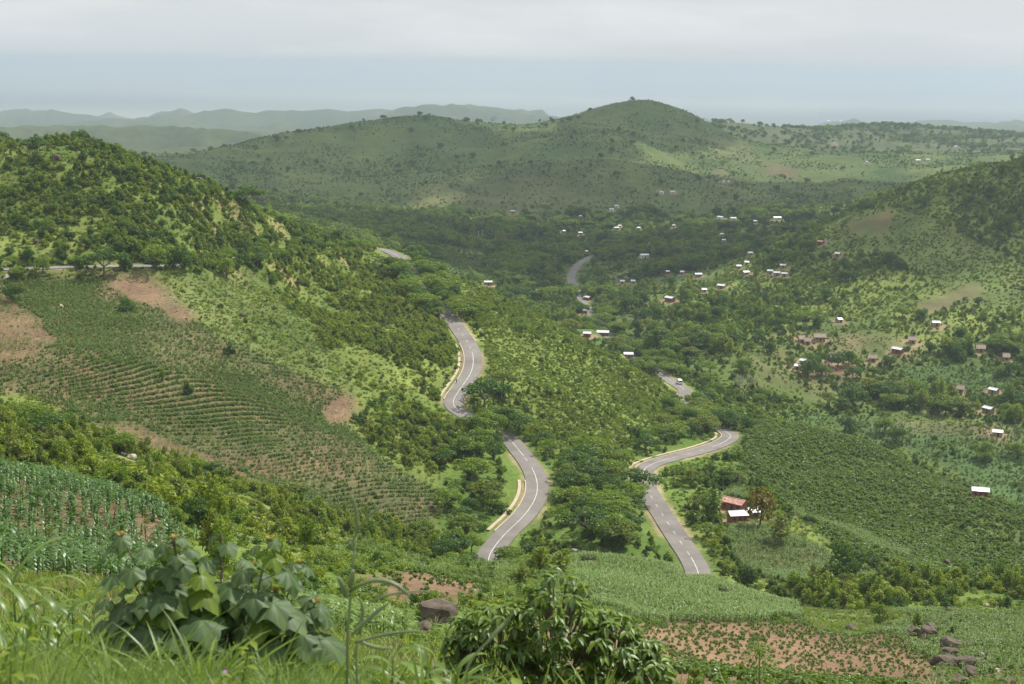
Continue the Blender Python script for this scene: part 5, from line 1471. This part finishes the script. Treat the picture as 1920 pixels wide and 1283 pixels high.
# the glossy bush in the centre: leaves hang in whorls from the twig ends
def obovate(seed, drp=0.35):
    V, F, n = [], [], 6
    for k in range(n + 1):
        s = k / n
        w_ = 0.20 * (math.sin(math.pi * min(1, s ** 0.85 * 1.02)) ** 0.8) + 0.004
        y, z = s, -drp * s * s
        V += [(-w_, y, z + w_ * .45), (0, y, z), (w_, y, z + w_ * .45)]
    for k in range(n):
        q = 3 * k
        F += [(q, q + 1, q + 4, q + 3), (q + 1, q + 2, q + 5, q + 4)]
    return V, F
RB = 14.0
bbase = gp(1035, RB)
bush = tag(obj('broadleaf_bush', None, None, bbase), 'dense glossy dark-leaved bush at the bottom centre', 'bush')
OBL = [mesh('leaf', *obovate(k, .2 + .2 * k), [M[m_]], tint=[rf.uniform(.2, .9)] * 12, smooth=True) for k, m_ in enumerate(('glossy', 'glossy', 'glossy', 'mid'))]
OBR = mesh('leaf', *obovate(1), [M['bud']], tint=[.6] * 12, smooth=True)
ell = [(1045, 1262, 112, 205), (930, 1285, 105, 165), (1145, 1290, 110, 150), (875, 1310, 60, 165), (1205, 1300, 55, 110)]
LV, tw_ = [], MB()
for _ in range(580):
    ex, ey, ax, ay = ell[rf.choices(range(5), (5, 4, 4, 2, 1.5))[0]]
    th, ph = rf.uniform(0, 6.283), math.acos(rf.uniform(-.15, 1))
    q = rf.uniform(.45, 1.0) ** .5
    px, py = ex + ax * q * math.sin(ph) * math.cos(th), ey - ay * q * math.cos(ph)
    dep = math.sin(ph) * math.sin(th) * q * ax / FPX * RB * 1.0
    p = Vector(at(px, py, RB + dep)) - bbase
    outd = Vector((math.sin(ph) * math.cos(th), math.sin(ph) * math.sin(th), math.cos(ph) * .8 + .2)).normalized()
    tw_.tube([p - outd * .22 - Vector((0, 0, .12)), p - outd * .08, p], [.008, .006, .004], 4)
    nl = rf.randrange(6, 9)
    a0 = rf.random() * 6.28
    for k in range(nl):
        az = a0 + 6.283 * k / nl
        o_ = Vector((math.cos(az), math.sin(az), 0))
        td = (o_ + outd * .5 + Vector((0, 0, rf.uniform(-1.25, .05)))).normalized()
        LV.append((p.copy(), td, Vector((0, 0, 1)) + o_ * .6 + outd * .4, rf.uniform(.085, .145), dep, q))
order = sorted(range(len(LV)), key=lambda i: LV[i][4] - LV[i][5] * .25)
for i in order[:300]:
    p, td, nn, ln, _, _ = LV[i]
    o = obj('leaf', OBR if rf.random() < .03 else OBL[rf.randrange(4)], bush)
    o.matrix_local = Matrix.Translation(p) @ frame(td, nn).to_4x4() @ Matrix.Scale(ln, 4)
fm = MB()
for i in order[300:]:
    p, td, nn, ln, _, _ = LV[i]
    V, F = obovate(0, .35)
    R_ = Matrix.Translation(p) @ frame(td, nn).to_4x4() @ Matrix.Scale(ln, 4)
    fm.add([R_ @ Vector(v) for v in V], F, rf.choice((0, 0, 0, 1)), rf.random())
tag(obj('foliage', fm.mesh('foliage', [M['glossy'], M['mid']], True), bush), kind='stuff')
for k in range(9):
    q = Vector(at(rf.uniform(900, 1180), rf.uniform(1180, 1260), RB + rf.uniform(-.3, .3))) - bbase
    tw_.tube([(rf.uniform(-.1, .1), rf.uniform(-.1, .1), -.2), q * .5 + Vector((0, 0, -.05)), q], [.022, .016, .008], 5)
obj('branches', tw_.mesh('branches', [M['bark']]), bush)

# maize plants close by
def maize_thing(px, r, h, label, nl=9):
    root = tag(obj('maize_plant', None, None, gp(px, r) - Vector((0, 0, .03)), (0, 0, rf.random() * 6.28)), label, 'maize', 'maize plants close to the camera')
    st = MB(); st.tube([(0, 0, 0), (.01, 0, h * .4), (0, .01, h * .8)], [.014, .011, .005], 6)
    obj('stalk', st.mesh('stalk', [M['maize']], True), root)
    a0 = rf.random() * 6
    for k in range(nl):
        lf = MB()
        blade(lf, (0, 0, h * (.12 + .68 * k / (nl - 1))), a0 + math.pi * (k % 2) + rf.uniform(-.5, .5), h * rf.uniform(.42, .66), .034, rf.uniform(.7, 1.15), rf.uniform(1.4, 2.5), 9, 0, rf.random())
        obj('leaf', lf.mesh('leaf', [M['maize']], True), root)
for px, r, h, lb in ((18, 13.0, 1.25, 'tallest maize plant at the left edge'), (75, 14.5, 1.15, 'maize plant second from the left edge'), (128, 13.2, .95, 'maize plant third from the left edge'), (168, 12.0, .9, 'maize plant left of the large-leaved shrub'), (42, 11.2, .8, 'low maize plant in front of the tallest one'),
                     (100, 11.0, .75, 'low maize plant between the left edge and the large-leaved shrub'), (205, 11.0, .8, 'maize plant touching the large-leaved shrub'), (-40, 12.2, 1.1, 'maize plant cut by the left edge'), (150, 15.5, 1.0, 'maize plant behind the others by the soil gap'),
                     (800, 8.2, .62, 'maize plant with a broad arching leaf at the bottom, left of the centre bush'), (735, 8.8, .6, 'maize plant at the bottom right of the tall grass stalk'), (858, 8.6, .55, 'low maize plant under the left side of the centre bush')):
    maize_thing(px, r, h, lb)

# tall seeding grass stalks
def grass_stalk(px, r, pts, spikes, label):
    b = gp(px, r)
    root = tag(obj('grass_stalk', None, None, b), label, 'grass stalk')
    P3 = [Vector(at(x, y, r)) - b for x, y in pts]
    P3[0].z = -.03
    mb = MB(); mb.tube(P3, list(np.linspace(.008, .004, len(P3))), 5)
    obj('stem', mb.mesh('stem', [M['pale_grass']], True), root)
    for (x0, y0, x1, y1, x2, y2, wd) in spikes:
        A3, B3, C3 = (Vector(at(x, y, r + d)) - b for x, y, d in ((x0, y0, 0), (x1, y1, -.03), (x2, y2, -.05)))
        q = [A3.lerp(B3, t).lerp(B3.lerp(C3, t), t) for t in np.linspace(0, 1, 9)]
        mb = MB(); mb.tube(q, [1.6 * wd * (.35 + .65 * math.sin(math.pi * min(1, .12 + t * .85))) for t in np.linspace(0, 1, 9)], 6)
        obj('spike', mb.mesh('spike', [M['pale_grass']], True), root)
grass_stalk(640, 6.0, [(648, 1300), (652, 1180), (662, 1060), (668, 990)], [(668, 1000, 672, 960, 660, 930, .006), (664, 1010, 690, 950, 745, 940, .004), (650, 1120, 645, 1100, 633, 1082, .009), (655, 1100, 660, 1085, 662, 1070, .009), (655, 1110, 720, 1060, 775, 1125, .0075), (690, 1130, 740, 1105, 810, 1110, .004), (660, 1190, 700, 1150, 730, 1130, .006), (668, 1205, 740, 1180, 800, 1185, .005), (660, 1010, 655, 1030, 657, 1018, .006)], 'tall pale grass stalk with drooping seed spikes at the bottom left of centre')
grass_stalk(600, 6.4, [(676, 1300), (668, 1240), (672, 1190)], [(672, 1190, 690, 1130, 668, 1120, .005), (672, 1200, 705, 1220, 735, 1215, .006)], 'shorter grass stalk beside the tall pale one')
grass_stalk(860, 5.6, [(838, 1300), (880, 1240), (950, 1165)], [(950, 1165, 935, 1180, 905, 1215, .006), (945, 1170, 955, 1160, 962, 1150, .004)], 'brownish grass stem leaning across the centre bush')

# soft-leaved weeds
def weed(px, r, h, mt, nlv, ls, label, name='broadleaf_weed'):
    root = tag(obj(name, None, None, gp(px, r), (0, 0, rf.random() * 6)), label, 'weed')
    mb = MB()
    V, F = obovate(0, .3)
    lm = mesh('leaf', [(x * 1.3, y, z) for x, y, z in V], F, [M[mt]], tint=[.5] * 12, smooth=True)
    for s in range(3):
        top = Vector((rf.uniform(-.14, .14), rf.uniform(-.1, .1), h * rf.uniform(.75, 1)))
        mb.tube([(0, 0, -.03), top * .5 + Vector((.02, 0, 0)), top], [.006, .0045, .002], 4)
        for k in range(nlv):
            t = .25 + .75 * k / (nlv - 1)
            p = top * t
            az = k * 2.4 + s
            o = obj('leaf', lm, root)
            td = Vector((math.cos(az), math.sin(az), rf.uniform(-.2, .5)))
            o.matrix_local = Matrix.Translation(p) @ frame(td, Vector((0, 0, 1))).to_4x4() @ Matrix.Scale(ls * rf.uniform(.7, 1.15), 4)
    obj('stems', mb.mesh('stems', [M['mid']]), root)
    return root
weed(985, 6.0, .46, 'lime', 6, .10, 'bright lime-leaved weed in front of the centre bush')
weed(1035, 6.2, .42, 'lime', 6, .10, 'lime-leaved weed second from the left under the centre bush')
weed(1110, 6.2, .36, 'lime', 6, .09, 'lime-leaved weed at the bottom under the right of the centre bush')
wd_ = weed(440, 7.2, .46, 'yel', 9, .075, 'leafy weed with a purple flower in front of the large-leaved shrub')
mb = MB()
for k in range(12):
    blade(mb, (.05, -.04, .34), k * .52, .018, .005, .5, .4, 2)
obj('flower', mb.mesh('flower', [simple_mat('purple_petal', (.35, .12, .45), .7)]), wd_)
weed(520, 7.4, .40, 'mid', 8, .08, 'leafy weed right of the purple-flowered one')
weed(10, 6.4, .62, 'yel', 9, .08, 'blurred yellow-green weed at the left edge')
# drooping sapling rising from below the frame
b = gp(1435, 30)
topz = at(1435, 1212, 30)[2]
hh = topz - b.z
sap = tag(obj('sapling', None, None, b), 'narrow-leaved sapling top above the brown field at the bottom edge', 'sapling')
mb, lf = MB(), MB()
mb.tube([(0, 0, -.1), (.05, 0, hh * .5), (0, 0, hh * .98)], [.04, .03, .01], 5)
obj('trunk', mb.mesh('trunk', [M['pale_bark']]), sap)
for k in range(260):
    z = hh * (1 - .75 * rf.random() ** 1.4)
    rad = .62 * min(1, (hh - z) / 1.0 + .15) * rf.random() ** .5
    az = rf.random() * 6.28
    blade(lf, (math.cos(az) * rad, math.sin(az) * rad, z), az + rf.uniform(-.6, .6), rf.uniform(.16, .26), .017, rf.uniform(-.2, .5), rf.uniform(1.0, 1.7), 4)
obj('crown', lf.mesh('crown', [M['mid']], True), sap)

# the grass at one's feet
def tuft_field(name, label, n, boxr, pxr, hr, mats, nb, wdt):
    shp = []
    for mt in mats:
        mb = MB()
        for k in range(nb):
            a = rf.random() * 6.28
            blade(mb, (math.cos(a) * .10 * rf.random(), math.sin(a) * .10 * rf.random(), 0), a + rf.uniform(-.6, .6), rf.uniform(.55, 1.2), wdt, rf.uniform(.9, 1.5), rf.uniform(.4, 1.9), 6, 0, rf.random(), .3)
        shp.append(mb.mesh(name + '_tuft', [M[mt]], True))
    pts, hs = [], []
    for _ in range(n):
        r = boxr[0] + (boxr[1] - boxr[0]) * rf.random()
        pts.append(gp(rf.uniform(*pxr), r)); hs.append(rf.uniform(*hr))
    scatter(name, label, 'grass', np.array([tuple(p) for p in pts]), np.array(hs), shp, (.9, 1.3), .12)
tuft_field('foreground_grass', 'fine bright grass along the bottom left edge', 700, (5.0, 9.6), (-220, 640), (.24, .42), ('turf', 'turf', 'maize', 'grass'), 40, .009)
tuft_field('coarse_grass', 'coarse strap-leaved grass around the large-leaved shrub', 90, (7.5, 12.0), (-200, 860), (.40, .62), ('turf', 'maize', 'mid'), 16, .020)
tuft_field('sparse_grass', 'grass under the centre bush along the bottom edge', 420, (9.0, 13.0), (620, 1300), (.16, .30), ('grass', 'mid', 'yel'), 26, .014)

# ------------------------------------------------------------------ cumulus overhead, out of the frame: their shadows lie on the far hill, the valley and the right hill
def cloud_mat(thick):
    cm, n, l, out = nodes('cloud')
    df, tr, mx = n.new('ShaderNodeBsdfDiffuse'), n.new('ShaderNodeBsdfTransparent'), n.new('ShaderNodeMixShader')
    df.inputs['Color'].default_value = (.9, .9, .9, 1)
    mx.inputs[0].default_value = thick
    l.new(tr.outputs[0], mx.inputs[1]); l.new(df.outputs[0], mx.inputs[2]); l.new(mx.outputs[0], out.inputs['Surface'])
    return cm
THIN, THICK = cloud_mat(0.46), cloud_mat(0.66)
import bmesh
for q, (px, py, ra, rb_) in enumerate(((660, 300, 330, 260), (1225, 235, 110, 150), (1330, 372, 260, 110), (930, 470, 330, 150), (1880, 350, 120, 55), (1240, 500, 190, 75))):
    g = ground_at(px, py, 700)
    c = Vector(g) + SUND * (1500 / SUND.z)
    bm = bmesh.new()
    bmesh.ops.create_icosphere(bm, subdivisions=4, radius=1.0)
    for v in bm.verts:
        a = np.array([v.co.x * 1.7 + q * 9.1]), np.array([v.co.y * 1.7 + v.co.z * 0.9])
        k = 0.55 + 0.95 * float(fbm(a[0], a[1], 4, 90 + q)[0])
        v.co = (v.co.x * ra * k, v.co.y * rb_ * k, v.co.z * 60 * k)
    me = bpy.data.meshes.new('cloud')
    bm.to_mesh(me); bm.free()
    me.materials.append(THICK if q in (2, 3, 5) else THIN)
    tag(obj('cloud', me, None, c), 'cumulus cloud high above the ' + ('left flank of the big far hill', 'top of the big far hill', 'foot of the big far hill', 'wooded valley', 'right-hand hill', 'valley road')[q], 'cloud', kind='stuff')

# ================================================================== air
hz, n, l, out = nodes('haze_air')
pv = n.new('ShaderNodeVolumePrincipled')
pv.inputs['Color'].default_value = (0.575, 0.665, 0.775, 1)
pv.inputs['Density'].default_value = 0.000112
pv.inputs['Anisotropy'].default_value = 0.25
l.new(pv.outputs['Volume'], out.inputs['Volume'])
mb = MB()
mb.box((0, 44000, (-540 + 30) / 2), (180000, 100000, 570))
hb = tag(obj('haze', mb.mesh('haze', [hz])), 'pale haze filling the air over the land', 'haze', kind='stuff')
